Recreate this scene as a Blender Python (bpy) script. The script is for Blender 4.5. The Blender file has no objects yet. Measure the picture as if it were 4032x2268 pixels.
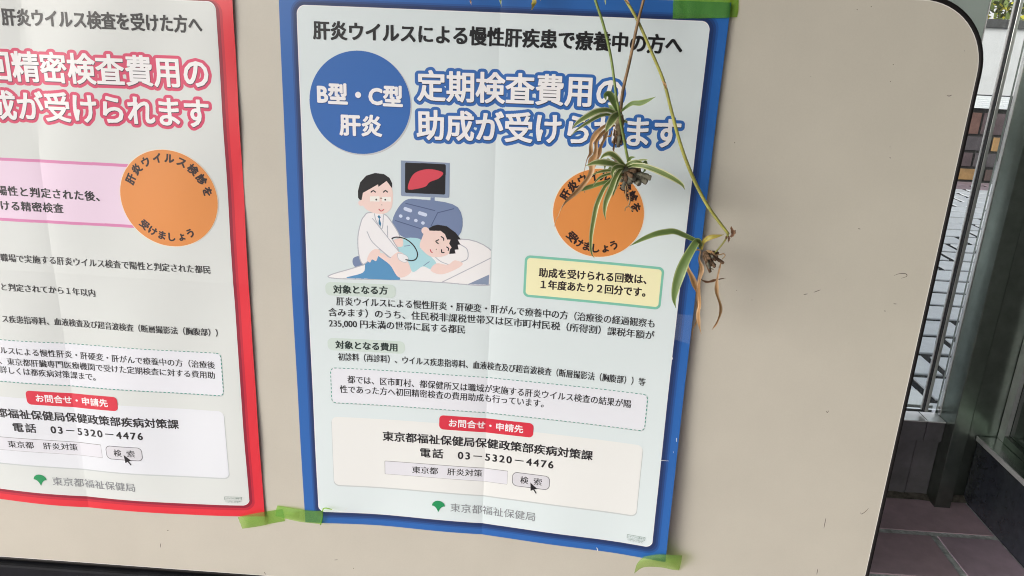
import bpy, bmesh, math, random
import numpy as np
from mathutils import Vector, Matrix

random.seed(7)
rng = np.random.default_rng(7)
scene = bpy.context.scene

# ---------------------------------------------------------------- camera
CAM = Vector((0.3187, -0.9375, 0.3201))
YAW, PITCH, ROLL = math.radians(-2.135), math.radians(-18.068), math.radians(2.681)
FPX, IW, IH = 3050.0, 4032.0, 2268.0
FWD = Vector((math.sin(YAW) * math.cos(PITCH), math.cos(YAW) * math.cos(PITCH), math.sin(PITCH)))
R0 = Vector((math.cos(YAW), -math.sin(YAW), 0))
U0 = R0.cross(FWD)
RGT = math.cos(ROLL) * R0 + math.sin(ROLL) * U0
UPV = -math.sin(ROLL) * R0 + math.cos(ROLL) * U0
cd = bpy.data.cameras.new('camera')
cd.sensor_width = 36.0
cd.lens = 36.0 * FPX / IW
cd.clip_start, cd.clip_end = 0.02, 500
cam = bpy.data.objects.new('camera', cd)
scene.collection.objects.link(cam)
M = Matrix((RGT, UPV, -FWD)).transposed().to_4x4()
M.translation = CAM
cam.matrix_world = M
scene.camera = cam

# ---------------------------------------------------------------- world, sun, exposure
SUN_DIR = Vector((0.80, 0.55, -0.36)).normalized()          # the way the light travels
SUN_EL = math.asin(-SUN_DIR.z)
SUN_ROT = math.atan2(-SUN_DIR.x, -SUN_DIR.y)
world = bpy.data.worlds.new('World')
scene.world = world
world.use_nodes = True
nt = world.node_tree
nt.nodes.clear()
sky = nt.nodes.new('ShaderNodeTexSky')
sky.sky_type = 'NISHITA'
sky.sun_disc = False
sky.sun_elevation = SUN_EL
sky.sun_rotation = SUN_ROT
sky.dust_density = 4.0
sky.ozone_density = 1.0
hs = nt.nodes.new('ShaderNodeHueSaturation')                # an overcast sky: little colour
hs.inputs['Saturation'].default_value = 0.25
bg = nt.nodes.new('ShaderNodeBackground')
bg.inputs['Strength'].default_value = 0.15
wo = nt.nodes.new('ShaderNodeOutputWorld')
nt.links.new(sky.outputs[0], hs.inputs['Color'])
nt.links.new(hs.outputs[0], bg.inputs['Color'])
nt.links.new(bg.outputs[0], wo.inputs['Surface'])
sl = bpy.data.lights.new('sun', 'SUN')
sl.energy = 0.5
sl.angle = math.radians(20)
sl.color = (1.0, 0.985, 0.96)
so = bpy.data.objects.new('sun', sl)
so.rotation_euler = SUN_DIR.to_track_quat('-Z', 'Y').to_euler()
so.location = (-3, -3, 4)
scene.collection.objects.link(so)
scene.view_settings.view_transform = 'Standard'
scene.view_settings.look = 'None'
scene.view_settings.gamma = 1.0
scene.view_settings.exposure = 0.86
scene.cycles.use_denoising = True
scene.cycles.pixel_filter_type = 'BLACKMAN_HARRIS'
scene.cycles.filter_width = 1.05
scene.cycles.max_bounces = 10
scene.cycles.transparent_max_bounces = 16
scene.cycles.caustics_reflective = False
scene.cycles.caustics_refractive = False

FLOOR = -0.61          # the board's own middle is z = 0

# ---------------------------------------------------------------- helpers
COL = scene.collection


def at(px, py, Y):
    """photograph pixel -> the point of the plane y = Y seen there"""
    d = FWD * FPX + RGT * (px - IW / 2) - UPV * (py - IH / 2)
    return CAM + d * ((Y - CAM.y) / d.y)


def lin(c):
    return tuple(((v / 255) / 12.92 if v / 255 <= 0.04045 else ((v / 255 + 0.055) / 1.055) ** 2.4) for v in c)


def mat(name, rgb, rough=0.5, metal=0.0, spec=0.5, noise=0.0, nscale=30.0, bump=0.0, bscale=200.0, nz=None):
    """a principled material; noise = relative colour variation, bump = fine relief"""
    m = bpy.data.materials.new(name)
    m.use_nodes = True
    t = m.node_tree
    b = t.nodes['Principled BSDF']
    b.inputs['Base Color'].default_value = (*rgb, 1)
    b.inputs['Roughness'].default_value = rough
    b.inputs['Metallic'].default_value = metal
    b.inputs['Specular IOR Level'].default_value = spec
    tc = t.nodes.new('ShaderNodeTexCoord')
    if noise:
        n = t.nodes.new('ShaderNodeTexNoise')
        n.inputs['Scale'].default_value = nscale
        n.inputs['Detail'].default_value = 6
        n.inputs['Roughness'].default_value = 0.62
        r = t.nodes.new('ShaderNodeValToRGB')
        r.color_ramp.elements[0].position, r.color_ramp.elements[1].position = 0.3, 0.7
        r.color_ramp.elements[0].color = (*[max(0, c * (1 - noise)) for c in rgb], 1)
        r.color_ramp.elements[1].color = (*[min(1, c * (1 + noise)) for c in rgb], 1)
        t.links.new(tc.outputs['Object'], n.inputs['Vector'])
        t.links.new(n.outputs['Fac'], r.inputs['Fac'])
        t.links.new(r.outputs['Color'], b.inputs['Base Color'])
    if bump:
        n2 = t.nodes.new('ShaderNodeTexNoise')
        n2.inputs['Scale'].default_value = bscale
        n2.inputs['Detail'].default_value = 4
        bp = t.nodes.new('ShaderNodeBump')
        bp.inputs['Strength'].default_value = bump
        bp.inputs['Distance'].default_value = 0.002
        t.links.new(tc.outputs['Object'], n2.inputs['Vector'])
        t.links.new(n2.outputs['Fac'], bp.inputs['Height'])
        t.links.new(bp.outputs['Normal'], b.inputs['Normal'])
    return m


def mesh_obj(name, verts, faces, m, parent=None, smooth=False):
    me = bpy.data.meshes.new(name)
    me.from_pydata([tuple(v) for v in verts], [], [tuple(f) for f in faces])
    me.update()
    if smooth:
        me.polygons.foreach_set('use_smooth', [True] * len(me.polygons))
    if m is not None:
        me.materials.append(m)
    o = bpy.data.objects.new(name, me)
    COL.objects.link(o)
    if parent is not None:
        o.parent = parent
    return o


def quads_obj(name, q, m, parent=None, smooth=False):
    """q: array (n,4,3) of separate quads"""
    n = len(q)
    me = bpy.data.meshes.new(name)
    me.vertices.add(4 * n)
    me.vertices.foreach_set('co', np.asarray(q, dtype=np.float32).reshape(-1))
    me.loops.add(4 * n)
    me.loops.foreach_set('vertex_index', np.arange(4 * n, dtype=np.int32))
    me.polygons.add(n)
    me.polygons.foreach_set('loop_start', np.arange(0, 4 * n, 4, dtype=np.int32))
    me.update(calc_edges=True)
    me.validate()
    if m is not None:
        me.materials.append(m)
    o = bpy.data.objects.new(name, me)
    COL.objects.link(o)
    if parent is not None:
        o.parent = parent
    return o


def tag(o, label=None, cat=None, group=None, kind=None):
    if label: o['label'] = label
    if cat: o['category'] = cat
    if group: o['group'] = group
    if kind: o['kind'] = kind
    return o


def empty(name, loc=(0, 0, 0)):
    o = bpy.data.objects.new(name, None)
    o.empty_display_size = 0.05
    o.location = loc
    COL.objects.link(o)
    return o


def put(o, root):
    """parent o to a moved Empty, keeping o where it is in the world"""
    o.parent = root
    o.matrix_parent_inverse = Matrix.Translation(root.location).inverted()
    return o


def box(name, lo, hi, m, parent=None, bevel=0.0, seg=2):
    bm = bmesh.new()
    bmesh.ops.create_cube(bm, size=1)
    for v in bm.verts:
        v.co = Vector([lo[i] + (v.co[i] + 0.5) * (hi[i] - lo[i]) for i in range(3)])
    if bevel:
        bmesh.ops.bevel(bm, geom=bm.edges[:], offset=bevel, segments=seg, profile=0.6, affect='EDGES')
    me = bpy.data.meshes.new(name)
    bm.to_mesh(me)
    bm.free()
    me.materials.append(m)
    o = bpy.data.objects.new(name, me)
    COL.objects.link(o)
    if parent is not None:
        if parent.type == 'EMPTY': put(o, parent)
        else: o.parent = parent
    return o


def spline(pts, n=8):
    """Catmull-Rom through the points (any dimension)"""
    P = [np.array(p, float) for p in pts]
    if len(P) < 3:
        return [P[0] + (P[-1] - P[0]) * i / n for i in range(n + 1)]
    P = [2 * P[0] - P[1]] + P + [2 * P[-1] - P[-2]]
    out = []
    for i in range(1, len(P) - 2):
        a, b, c, d = P[i - 1:i + 3]
        for k in range(n):
            t = k / n
            out.append(0.5 * (2 * b + (c - a) * t + (2 * a - 5 * b + 4 * c - d) * t * t + (3 * b - a - 3 * c + d) * t ** 3))
    out.append(P[-2])
    return out


def closed_spline(pts, n=5):
    P = [np.array(p, float) for p in pts]
    out = []
    for i in range(len(P)):
        a, b, c, d = P[i - 1], P[i], P[(i + 1) % len(P)], P[(i + 2) % len(P)]
        for k in range(n):
            t = k / n
            out.append(0.5 * (2 * b + (c - a) * t + (2 * a - 5 * b + 4 * c - d) * t * t + (3 * b - a - 3 * c + d) * t ** 3))
    return out


def tube(name, path, radii, m, parent=None, sides=8, wob=0.0, caps=True):
    path = [Vector(p) for p in path]
    n = len(path)
    if np.isscalar(radii):
        radii = [radii] * n
    radii = np.interp(np.linspace(0, 1, n), np.linspace(0, 1, len(radii)), radii)
    verts, faces = [], []
    ref = Vector((0.13, 1, 0.21)).normalized()
    for i, p in enumerate(path):
        tg = (path[min(i + 1, n - 1)] - path[max(i - 1, 0)]).normalized()
        a = tg.cross(ref).normalized()
        b = tg.cross(a)
        for k in range(sides):
            w = 2 * math.pi * k / sides
            r = radii[i] * (1 + wob * (random.random() - 0.5))
            verts.append(p + (a * math.cos(w) + b * math.sin(w)) * r)
    for i in range(n - 1):
        for k in range(sides):
            k2 = (k + 1) % sides
            faces.append((i * sides + k, i * sides + k2, (i + 1) * sides + k2, (i + 1) * sides + k))
    if caps:
        faces.append(tuple(range(sides - 1, -1, -1)))
        faces.append(tuple((n - 1) * sides + k for k in range(sides)))
    o = mesh_obj(name, verts, faces, m, None, True)
    if parent is not None:
        put(o, parent)
    return o


# ---------------------------------------------------------------- printed paper
PX, PY = 0.2, 0.25          # raster step of the print, mm


RIM = mat('white_paper_edge', (0.80, 0.80, 0.80), 0.7)


class Poster:
    """a B2 sheet (515 x 728 mm) hung on the board: u, v in mm -> a point of the curved paper"""

    def __init__(self, control, ripple):
        self.C = np.array(control)
        self.ripple = ripple
        self.root = None

    @staticmethod
    def L(t):
        return np.stack([2 * (t - .5) * (t - 1), 4 * t * (1 - t), 2 * t * (t - .5)], -1)

    def map(self, u, v, layer=0):
        u = np.asarray(u, float); v = np.asarray(v, float)
        P = np.einsum('...i,...j,ijk->...k', self.L(v / 728), self.L(u / 515), self.C)
        lift = np.maximum(-P[..., 1] + self.ripple(u, v) / 1000, 0.0007)
        P[..., 1] = -lift - layer * 0.00009
        return P

    def sheet(self, name, m):
        us = np.unique(np.concatenate([np.linspace(0, 257.5, 53), np.linspace(257.5, 515, 53)]))
        vs = np.unique(np.concatenate([np.linspace(0, 364, 73), np.linspace(364, 728, 73)]))
        U, V = np.meshgrid(us, vs)
        P = self.map(U, V).reshape(-1, 3)
        w = len(us)
        f = [(j * w + i, (j + 1) * w + i, (j + 1) * w + i + 1, j * w + i + 1) for j in range(len(vs) - 1) for i in range(w - 1)]
        o = mesh_obj(name, P, f, m, None, False)
        md = o.modifiers.new('thickness', 'SOLIDIFY')
        md.thickness = 0.00025
        md.offset = -1
        o.data.materials.append(RIM)
        md.material_offset_rim = 1
        self.root = o
        return o


def fill_mask(segs, x0, y0, nx, ny):
    """even-odd fill of closed contours given as segments (n,4)"""
    mask = np.zeros((ny, nx), bool)
    s = np.asarray(segs, float)
    ylo, yhi = np.minimum(s[:, 1], s[:, 3]), np.maximum(s[:, 1], s[:, 3])
    for j in range(ny):
        y = y0 + (j + 0.5) * PY
        k = (ylo <= y) & (yhi > y)
        if not k.any():
            continue
        e = s[k]
        xs = np.sort(e[:, 0] + (y - e[:, 1]) * (e[:, 2] - e[:, 0]) / (e[:, 3] - e[:, 1]))
        idx = np.clip(np.round((xs - x0) / PX).astype(int), 0, nx)
        for a, b in zip(idx[0::2], idx[1::2]):
            mask[j, a:b] = True
    return mask


def dilate(mask, r):
    ny, nx = mask.shape
    out = mask.copy()
    R = int(r / PY)
    for dy in range(-R, R + 1):
        hw = int(round(math.sqrt(max(r * r - (dy * PY) ** 2, 0)) / PX))
        c = np.concatenate([np.zeros((ny, 1), int), np.cumsum(mask, 1)], 1)
        lo = np.clip(np.arange(nx) - hw, 0, nx); hi = np.clip(np.arange(nx) + hw + 1, 0, nx)
        d = (c[:, hi] - c[:, lo]) > 0
        if dy >= 0: out[dy:] |= d[:ny - dy]
        else: out[:dy] |= d[-dy:]
    return out


def mask_quads(mask, x0, y0):
    """runs of a mask -> rectangles (x0, y0, x1, y1) in mm, equal runs of adjoining rows joined"""
    ny, nx = mask.shape
    pad = np.zeros((ny, nx + 2), np.int8)
    pad[:, 1:-1] = mask
    d = np.diff(pad, axis=1)
    open_, rects = {}, []
    for j in range(ny + 1):
        runs = set(zip(np.flatnonzero(d[j] == 1).tolist(), np.flatnonzero(d[j] == -1).tolist())) if j < ny else set()
        for k in list(open_):
            if k not in runs or j - open_[k] >= 20:
                rects.append((k[0], open_.pop(k), k[1], j))
        for k in runs:
            open_.setdefault(k, j)
    r = np.array(rects, float).reshape(-1, 4)
    return np.stack([x0 + r[:, 0] * PX, y0 + r[:, 1] * PY, x0 + r[:, 2] * PX, y0 + r[:, 3] * PY], 1)


def split_rects(r, step=7.0):
    out = []
    for a, b, c, d in r:
        cuts = [a] + [x for x in np.arange(math.floor(a / step) * step + step, c, step) if a + .01 < x < c - .01] + [c]
        for x, y in zip(cuts[:-1], cuts[1:]):
            out.append((x, b, y, d))
    return np.array(out)


def print_rects(po, name, rects, m, layer, parent, frame=None):
    """rects in mm; frame(x, y) -> u, v when they are not in sheet coordinates"""
    if len(rects) == 0:
        return None
    r = split_rects(rects)
    X = r[:, [0, 0, 2, 2]]; Y = r[:, [1, 3, 3, 1]]
    if frame: X, Y = frame(X, Y)
    k = (X.min(1) < 257.5 - .01) & (X.max(1) > 257.5 + .01)          # cut the pieces that straddle the fold
    if k.any():
        A, B = X[k].copy(), Y[k].copy()
        lo, hi = X[~k], Y[~k]
        Xl, Xr = np.minimum(A, 257.5), np.maximum(A, 257.5)
        X = np.concatenate([lo, Xl, Xr]); Y = np.concatenate([hi, B, B])
    return quads_obj(name, po.map(X, Y, layer), m, parent)


def segs_of(contours):
    s = []
    for c in contours:
        for i in range(len(c)):
            a, b = c[i], c[(i + 1) % len(c)]
            s.append((a[0], a[1], b[0], b[1]))
    return np.array(s, float)


def print_poly(po, name, contours, m, layer, parent, grow=0.0):
    s = segs_of(contours)
    g = grow + 1.0
    x0, y0 = min(s[:, 0].min(), s[:, 2].min()) - g, min(s[:, 1].min(), s[:, 3].min()) - g
    nx = int((max(s[:, 0].max(), s[:, 2].max()) + g - x0) / PX) + 1
    ny = int((max(s[:, 1].max(), s[:, 3].max()) + g - y0) / PY) + 1
    mk = fill_mask(s, x0, y0, nx, ny)
    if grow: mk = dilate(mk, grow)
    return print_rects(po, name, mask_quads(mk, x0, y0), m, layer, parent)


def stroke_rects(pts, w):
    p = np.array(pts, float)
    x0, y0 = p[:, 0].min() - w, p[:, 1].min() - w
    nx, ny = int((p[:, 0].max() + w - x0) / PX) + 1, int((p[:, 1].max() + w - y0) / PY) + 1
    gx, gy = np.meshgrid(x0 + (np.arange(nx) + .5) * PX, y0 + (np.arange(ny) + .5) * PY)
    mk = np.zeros((ny, nx), bool)
    for a, b in zip(p[:-1], p[1:]):
        d = b - a
        t = np.clip(((gx - a[0]) * d[0] + (gy - a[1]) * d[1]) / max(d @ d, 1e-9), 0, 1)
        mk |= (gx - a[0] - t * d[0]) ** 2 + (gy - a[1] - t * d[1]) ** 2 <= (w / 2) ** 2
    return mask_quads(mk, x0, y0)


def round_rect(a, b, c, d, r, n=10):
    out = []
    for cx, cy, s in ((c - r, b + r, -90), (c - r, d - r, 0), (a + r, d - r, 90), (a + r, b + r, 180)):
        for k in range(n + 1):
            w = math.radians(s + 90 * k / n)
            out.append((cx + r * math.cos(w), cy + r * math.sin(w)))
    return out


def circle(cx, cy, rx, ry=None, n=96):
    ry = ry or rx
    return [(cx + rx * math.cos(2 * math.pi * k / n), cy + ry * math.sin(2 * math.pi * k / n)) for k in range(n)]


_text_cache = {}


def text_mesh(s, sp=1.0):
    """outline segments and triangles of a line of text, em = 1, y up"""
    key = (s, round(sp, 4))
    if key in _text_cache:
        return _text_cache[key]
    c = bpy.data.curves.new('lettering', 'FONT')
    c.body = s
    c.resolution_u = 3
    c.space_character = sp
    o = bpy.data.objects.new('lettering', c)
    COL.objects.link(o)
    bpy.context.view_layer.update()
    ev = o.evaluated_get(bpy.context.evaluated_depsgraph_get())
    me = ev.to_mesh()
    co = np.array([v.co[:2] for v in me.vertices])
    tri, cnt = [], {}
    for p in me.polygons:
        vs = list(p.vertices)
        tri.append(vs)
        for i in range(len(vs)):
            e = tuple(sorted((vs[i], vs[(i + 1) % len(vs)])))
            cnt[e] = cnt.get(e, 0) + 1
    ed = np.array([e for e, k in cnt.items() if k == 1])
    ev.to_mesh_clear()
    bpy.data.objects.remove(o)
    bpy.data.curves.remove(c)
    res = (co, tri, np.concatenate([co[ed[:, 0]], co[ed[:, 1]]], 1))
    _text_cache[key] = res
    return res


def print_text(po, name, s, p0, p1, em, m, layer, parent, bold=0.0, mid=0.36, halo=None, cut=None):
    """one line of lettering from p0 to p1 (ends of the ink, half-way up), em and bold in mm.
    halo: list of (grow, dx, dy, material, layer) printed below it"""
    p0, p1 = np.array(p0, float), np.array(p1, float)
    W = np.linalg.norm(p1 - p0)
    d = (p1 - p0) / W
    co, tri, sg = text_mesh(s)
    w1 = np.ptp(co[:, 0])
    sx = (W - 2 * bold) / w1
    if sx > 1.03 * em:
        w2 = np.ptp(text_mesh(s, 1.2)[0][:, 0])
        sp = 1 + 0.2 * ((W - 2 * bold) / em - w1) / (w2 - w1)
        co, tri, sg = text_mesh(s, sp)
        sx = (W - 2 * bold) / np.ptp(co[:, 0])
    xo = co[:, 0].min()

    def frame(X, Y):
        return p0[0] + d[0] * X - d[1] * Y, p0[1] + d[1] * X + d[0] * Y
    if not bold and not halo:
        X = (co[:, 0] - xo) * sx; Y = -(co[:, 1] - mid) * em
        u, v = frame(X, Y)
        return mesh_obj(name, po.map(u, v, layer), tri, m, parent)
    g = bold + max([h[0] + abs(h[1]) + abs(h[2]) for h in halo] if halo else [0]) + 1
    S = np.stack([(sg[:, 0] - xo) * sx + bold, -(sg[:, 1] - mid) * em, (sg[:, 2] - xo) * sx + bold, -(sg[:, 3] - mid) * em], 1)
    x0, y0 = -g, min(S[:, 1].min(), S[:, 3].min()) - g
    nx, ny = int((W + 2 * g) / PX), int((max(S[:, 1].max(), S[:, 3].max()) + g - y0) / PY) + 1
    mk = fill_mask(S, x0, y0, nx, ny)
    if bold: mk = dilate(mk, bold)
    o = print_rects(po, name, mask_quads(mk, x0, y0), m, layer, parent, frame)
    for grow, dx, dy, hm, hl in (halo or []):
        k = dilate(mk, grow) if grow else mk
        print_rects(po, 'lettering_outline' if grow else 'lettering_edge', mask_quads(k, x0 + dx, y0 + dy), hm, hl, o, frame)
    return o


def arc_text(po, name, s, cx, cy, r, a0, a1, em, bold, m, layer, parent, inward=False):
    """letters round a circle, angles in degrees (counter-clockwise, 0 = right)"""
    rects = []
    n = len(s)
    allr = []
    for i, ch in enumerate(s):
        a = math.radians(a0 + (a1 - a0) * i / (n - 1))
        co, tri, sg = text_mesh(ch)
        mx = 0.5 * (co[:, 0].min() + co[:, 0].max())
        S = np.stack([(sg[:, 0] - mx) * em, -(sg[:, 1] - .36) * em, (sg[:, 2] - mx) * em, -(sg[:, 3] - .36) * em], 1)
        g = em * .65 + bold
        k = dilate(fill_mask(S, -g, -g, int(2 * g / PX), int(2 * g / PY)), bold)
        r_ = split_rects(mask_quads(k, -g, -g))
        X, Y = r_[:, [0, 0, 2, 2]], r_[:, [1, 3, 3, 1]]
        t = (math.pi / 2 - a) if not inward else (-math.pi / 2 - a)      # turn of the letter, clockwise on the sheet
        c_, s_ = math.cos(t), math.sin(t)
        U = cx + r * math.cos(a) + X * c_ - Y * s_
        V = cy - r * math.sin(a) + X * s_ + Y * c_
        allr.append(po.map(U, V, layer))
    return quads_obj(name, np.concatenate(allr), m, parent)


# ---------------------------------------------------------------- measured sheets and the printed picture (mm)

CONTROL_BLUE = [[[0.0001, -0.002, 0.3623], [0.2556, -0.003, 0.3637], [0.5136, -0.005, 0.3654]], [[-0.0002, -0.002, 0.0014], [0.2571, -0.004, 0.0038], [0.5137, -0.009, -0.0047]], [[0.0039, -0.002, -0.3552], [0.2576, -0.007, -0.3536], [0.5159, -0.019, -0.3675]]]
CONTROL_RED = [[[-0.5612, -0.0028, 0.3582], [-0.3074, -0.0024, 0.3602], [-0.0536, -0.002, 0.3622]], [[-0.5707, -0.004, 0.0009], [-0.3135, -0.0032, 0.0], [-0.0564, -0.0024, -0.0009]], [[-0.5737, -0.003, -0.342], [-0.3144, -0.0032, -0.357], [-0.0548, -0.003, -0.3504]]]

ILLUSTRATION = [
    ('F', 'slate', 1, [(145.5,247.3),(165.9,243.3),(213.2,250.8),(214.3,288.5),(164.9,296.9),(139.8,289.5),(131.7,272.5)]),
    ('S', 'slate_dark', 1.2, [(148.6,249.3),(184.6,256.6)]),
    ('S', 'slate_dark', 1.2, [(208.1,253.0),(188.3,259.2),(180.4,276.3)]),
    ('S', 'slate_dark', 1.2, [(135.5,272.0),(167.4,280.9)]),
    ('S', 'button_blue', 4.6, [(148.0,256.3),(154.2,258.3)]),
    ('S', 'button_blue', 4.6, [(166.0,260.8),(172.9,262.6)]),
    ('S', 'button_blue', 4.2, [(142.0,265.8),(142.3,265.9)]),
    ('S', 'button_blue', 4.2, [(151.1,268.3),(151.4,268.4)]),
    ('S', 'button_blue', 4.2, [(161.1,270.6),(161.3,270.7)]),
    ('S', 'button_blue', 4.2, [(169.9,273.3),(170.2,273.4)]),
    ('F', 'slate', 0, [(179.1,240.1),(184.4,239.8),(184.3,252.1),(179.6,252.3)]),
    ('F', 'slate_light', 0, [(143.3,194.2),(201.6,193.9),(202.4,195.1),(202.4,238.4),(201.4,239.6),(143.7,240.3),(142.5,239.1),(142.3,195.4)]),
    ('F', 'print_black', 0, [(148.7,198.2),(196.4,198.0),(197.6,199.4),(197.3,234.5),(196.1,235.8),(148.6,236.0),(147.5,234.8),(147.6,199.5)]),
    ('F', 'liver_red', 1, [(151.7,231.5),(152.3,223.3),(157.2,213.2),(164.6,207.9),(175.5,205.1),(186.5,205.8),(194.5,209.0),(189.1,215.9),(178.1,221.0),(173.2,226.6),(162.2,230.3)]),
    ('F', 'slate', 1, [(80.5,326.0),(83.7,322.5),(90.1,321.6),(97.6,330.6),(86.0,336.5),(81.0,332.7)]),
    ('O', 'bed_white', 1.3, [(49.6,351.8),(83.4,336.6),(147.3,314.7),(217.5,291.5),(257.9,305.7),(258.2,334.0),(255.0,350.3),(194.5,350.8),(138.3,350.6)]),
    ('F', 'slate_light', 0, [(227.7,351.0),(254.5,336.3),(254.7,349.8)]),
    ('S', 'line_grey', 1.2, [(194.5,350.6),(258.1,312.9)]),
    ('L', 'line_grey', 1.2, [(257.9,305.0),(263.0,307.3),(264.5,332.2),(258.3,335.3)]),
    ('L', 'line_grey', 1.2, [(217.6,298.7),(225.9,304.6),(226.8,316.4),(218.1,322.3)]),
    ('L', 'line_grey', 1.0, [(185.2,316.5),(192.9,322.6),(204.3,326.5)]),
    ('F', 'trouser_blue', 1, [(97.6,328.6),(113.0,319.8),(129.5,330.3),(140.9,347.1),(134.5,350.9),(96.0,351.1),(71.5,350.9),(93.6,342.8)]),
    ('F', 'skin', 1, [(114.4,315.1),(134.6,319.4),(151.1,325.1),(154.9,339.6),(139.6,347.2),(128.2,331.0),(113.0,319.2)]),
    ('F', 'shirt_blue', 1, [(144.8,296.4),(154.9,293.3),(167.4,295.2),(166.2,305.7),(180.2,316.8),(187.2,325.6),(181.6,334.2),(170.2,330.6),(157.5,338.8),(151.1,325.1),(138.5,309.9)]),
    ('S', 'slate', 0.9, [(146.7,304.9),(153.6,303.6)]),
    ('S', 'slate', 0.9, [(171.4,329.5),(178.3,323.8)]),
    ('F', 'skin', 1, [(187.2,325.6),(201.8,326.3),(210.5,320.1),(220.7,323.4),(214.5,330.5),(194.4,339.8),(180.3,335.4)]),
    ('F', 'skin', 1, [(132.2,298.4),(143.6,294.9),(144.8,304.3),(138.5,306.2)]),
    ('F', 'skin', 1, [(168.7,293.8),(172.4,285.8),(182.4,281.4),(196.1,281.8),(205.0,292.9),(205.3,308.6),(195.3,315.8),(180.2,316.8),(168.8,308.2),(166.2,301.8)]),
    ('S', 'skin', 9.6, [(173.0,283.2),(173.3,283.3)]),
    ('F', 'print_black', 0, [(177.4,279.7),(182.3,276.5),(188.5,274.5),(199.8,275.8),(211.1,283.5),(217.8,291.9),(213.8,292.4),(217.6,298.7),(213.9,299.2),(215.3,305.3),(210.3,305.9),(211.6,310.8),(203.5,312.0),(204.2,306.3),(206.4,303.3),(203.2,298.3),(205.0,292.9),(200.6,293.2),(197.7,286.3),(192.4,282.3),(178.6,282.9)]),
    ('L', 'print_black', 1.5, [(189.8,294.1),(186.5,296.4),(189.4,299.1)]),
    ('L', 'print_black', 1.5, [(193.7,307.0),(194.2,310.6),(196.9,310.5)]),
    ('L', 'print_black', 1.5, [(193.2,289.8),(196.0,291.6),(196.3,294.3)]),
    ('L', 'print_black', 1.5, [(200.2,303.0),(202.7,304.8),(202.2,307.2)]),
    ('S', 'print_black', 1.2, [(187.0,306.7),(187.1,306.9)]),
    ('L', 'lip_red', 1.4, [(179.5,307.8),(180.4,310.2),(182.0,311.4)]),
    ('O', 'coat_white', 1.3, [(102.5,263.3),(121.2,264.3),(131.7,275.7),(141.0,293.4),(131.2,295.2),(139.7,313.1),(128.3,321.0),(113.8,311.2),(98.9,328.5),(92.5,330.8),(88.3,317.7),(87.9,295.3),(92.3,275.6),(96.2,268.4)]),
    ('L', 'line_grey', 1.1, [(99.6,288.3),(106.9,302.3),(128.3,321.0)]),
    ('L', 'line_grey', 1.1, [(106.8,270.8),(121.0,288.5),(139.1,311.8)]),
    ('S', 'line_grey', 1.1, [(125.4,279.5),(125.7,293.5)]),
    ('L', 'line_grey', 1.1, [(109.3,264.6),(111.3,273.5),(118.5,283.5),(120.6,265.6)]),
    ('F', 'tie_blue', 0, [(114.9,265.6),(117.2,268.7),(115.8,270.7),(117.6,277.0),(116.6,281.2),(114.2,276.6),(114.9,270.5),(113.0,268.2)]),
    ('F', 'skin', 1, [(129.5,321.0),(138.5,313.2),(146.0,316.1),(139.7,323.1),(140.9,327.0),(133.3,324.7)]),
    ('F', 'skin', 1, [(99.0,325.2),(102.9,315.7),(109.4,310.7),(115.7,312.4),(113.0,320.5),(110.4,326.6),(105.3,324.8),(102.7,329.0)]),
    ('O', 'coat_white', 0.5, [(138.4,315.2),(147.3,316.3),(151.7,321.1),(147.9,326.6),(139.7,323.1)]),
    ('L', 'print_black', 1.5, [(131.0,295.9),(136.0,293.6),(147.3,295.0),(157.4,302.3),(163.1,312.5),(161.9,320.5),(156.2,323.7),(148.6,322.8)]),
    ('S', 'skin', 7, [(92.7,251.5),(92.8,251.7)]),
    ('F', 'skin', 1, [(92.8,247.5),(96.1,236.0),(114.2,226.4),(124.7,221.5),(131.6,231.8),(132.3,245.7),(130.0,257.2),(121.2,263.8),(107.5,263.4),(97.0,257.5)]),
    ('F', 'print_black', 0, [(91.3,247.8),(89.1,245.1),(89.0,236.3),(91.9,225.5),(99.5,216.8),(110.6,212.9),(121.7,213.9),(128.4,218.3),(131.7,225.0),(131.5,231.0),(124.7,222.2),(114.7,230.1),(114.1,227.0),(104.2,233.1),(95.2,238.5),(93.5,247.4)]),
    ('F', 'lens_cream', 0, [(104.0,242.5),(115.8,242.0),(115.8,248.7),(103.9,248.9)]),
    ('F', 'lens_cream', 0, [(119.2,242.5),(130.1,242.0),(130.0,247.9),(119.1,248.4)]),
    ('S', 'print_black', 2.2, [(111.7,246.2),(111.8,246.4)]),
    ('S', 'print_black', 2.2, [(122.9,245.9),(123.0,246.0)]),
    ('S', 'print_black', 1.1, [(116.7,244.2),(118.7,244.2)]),
    ('L', 'print_black', 1.5, [(105.4,237.1),(108.1,235.2),(110.9,236.8)]),
    ('L', 'print_black', 1.5, [(120.8,236.4),(123.3,234.5),(125.9,236.1)]),
    ('L', 'lip_red', 1.3, [(115.0,258.5),(117.7,260.7),(121.0,258.6)]),
    ('S', 'print_black', 0.9, [(118.6,252.7),(118.7,252.8)]),
]


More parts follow.
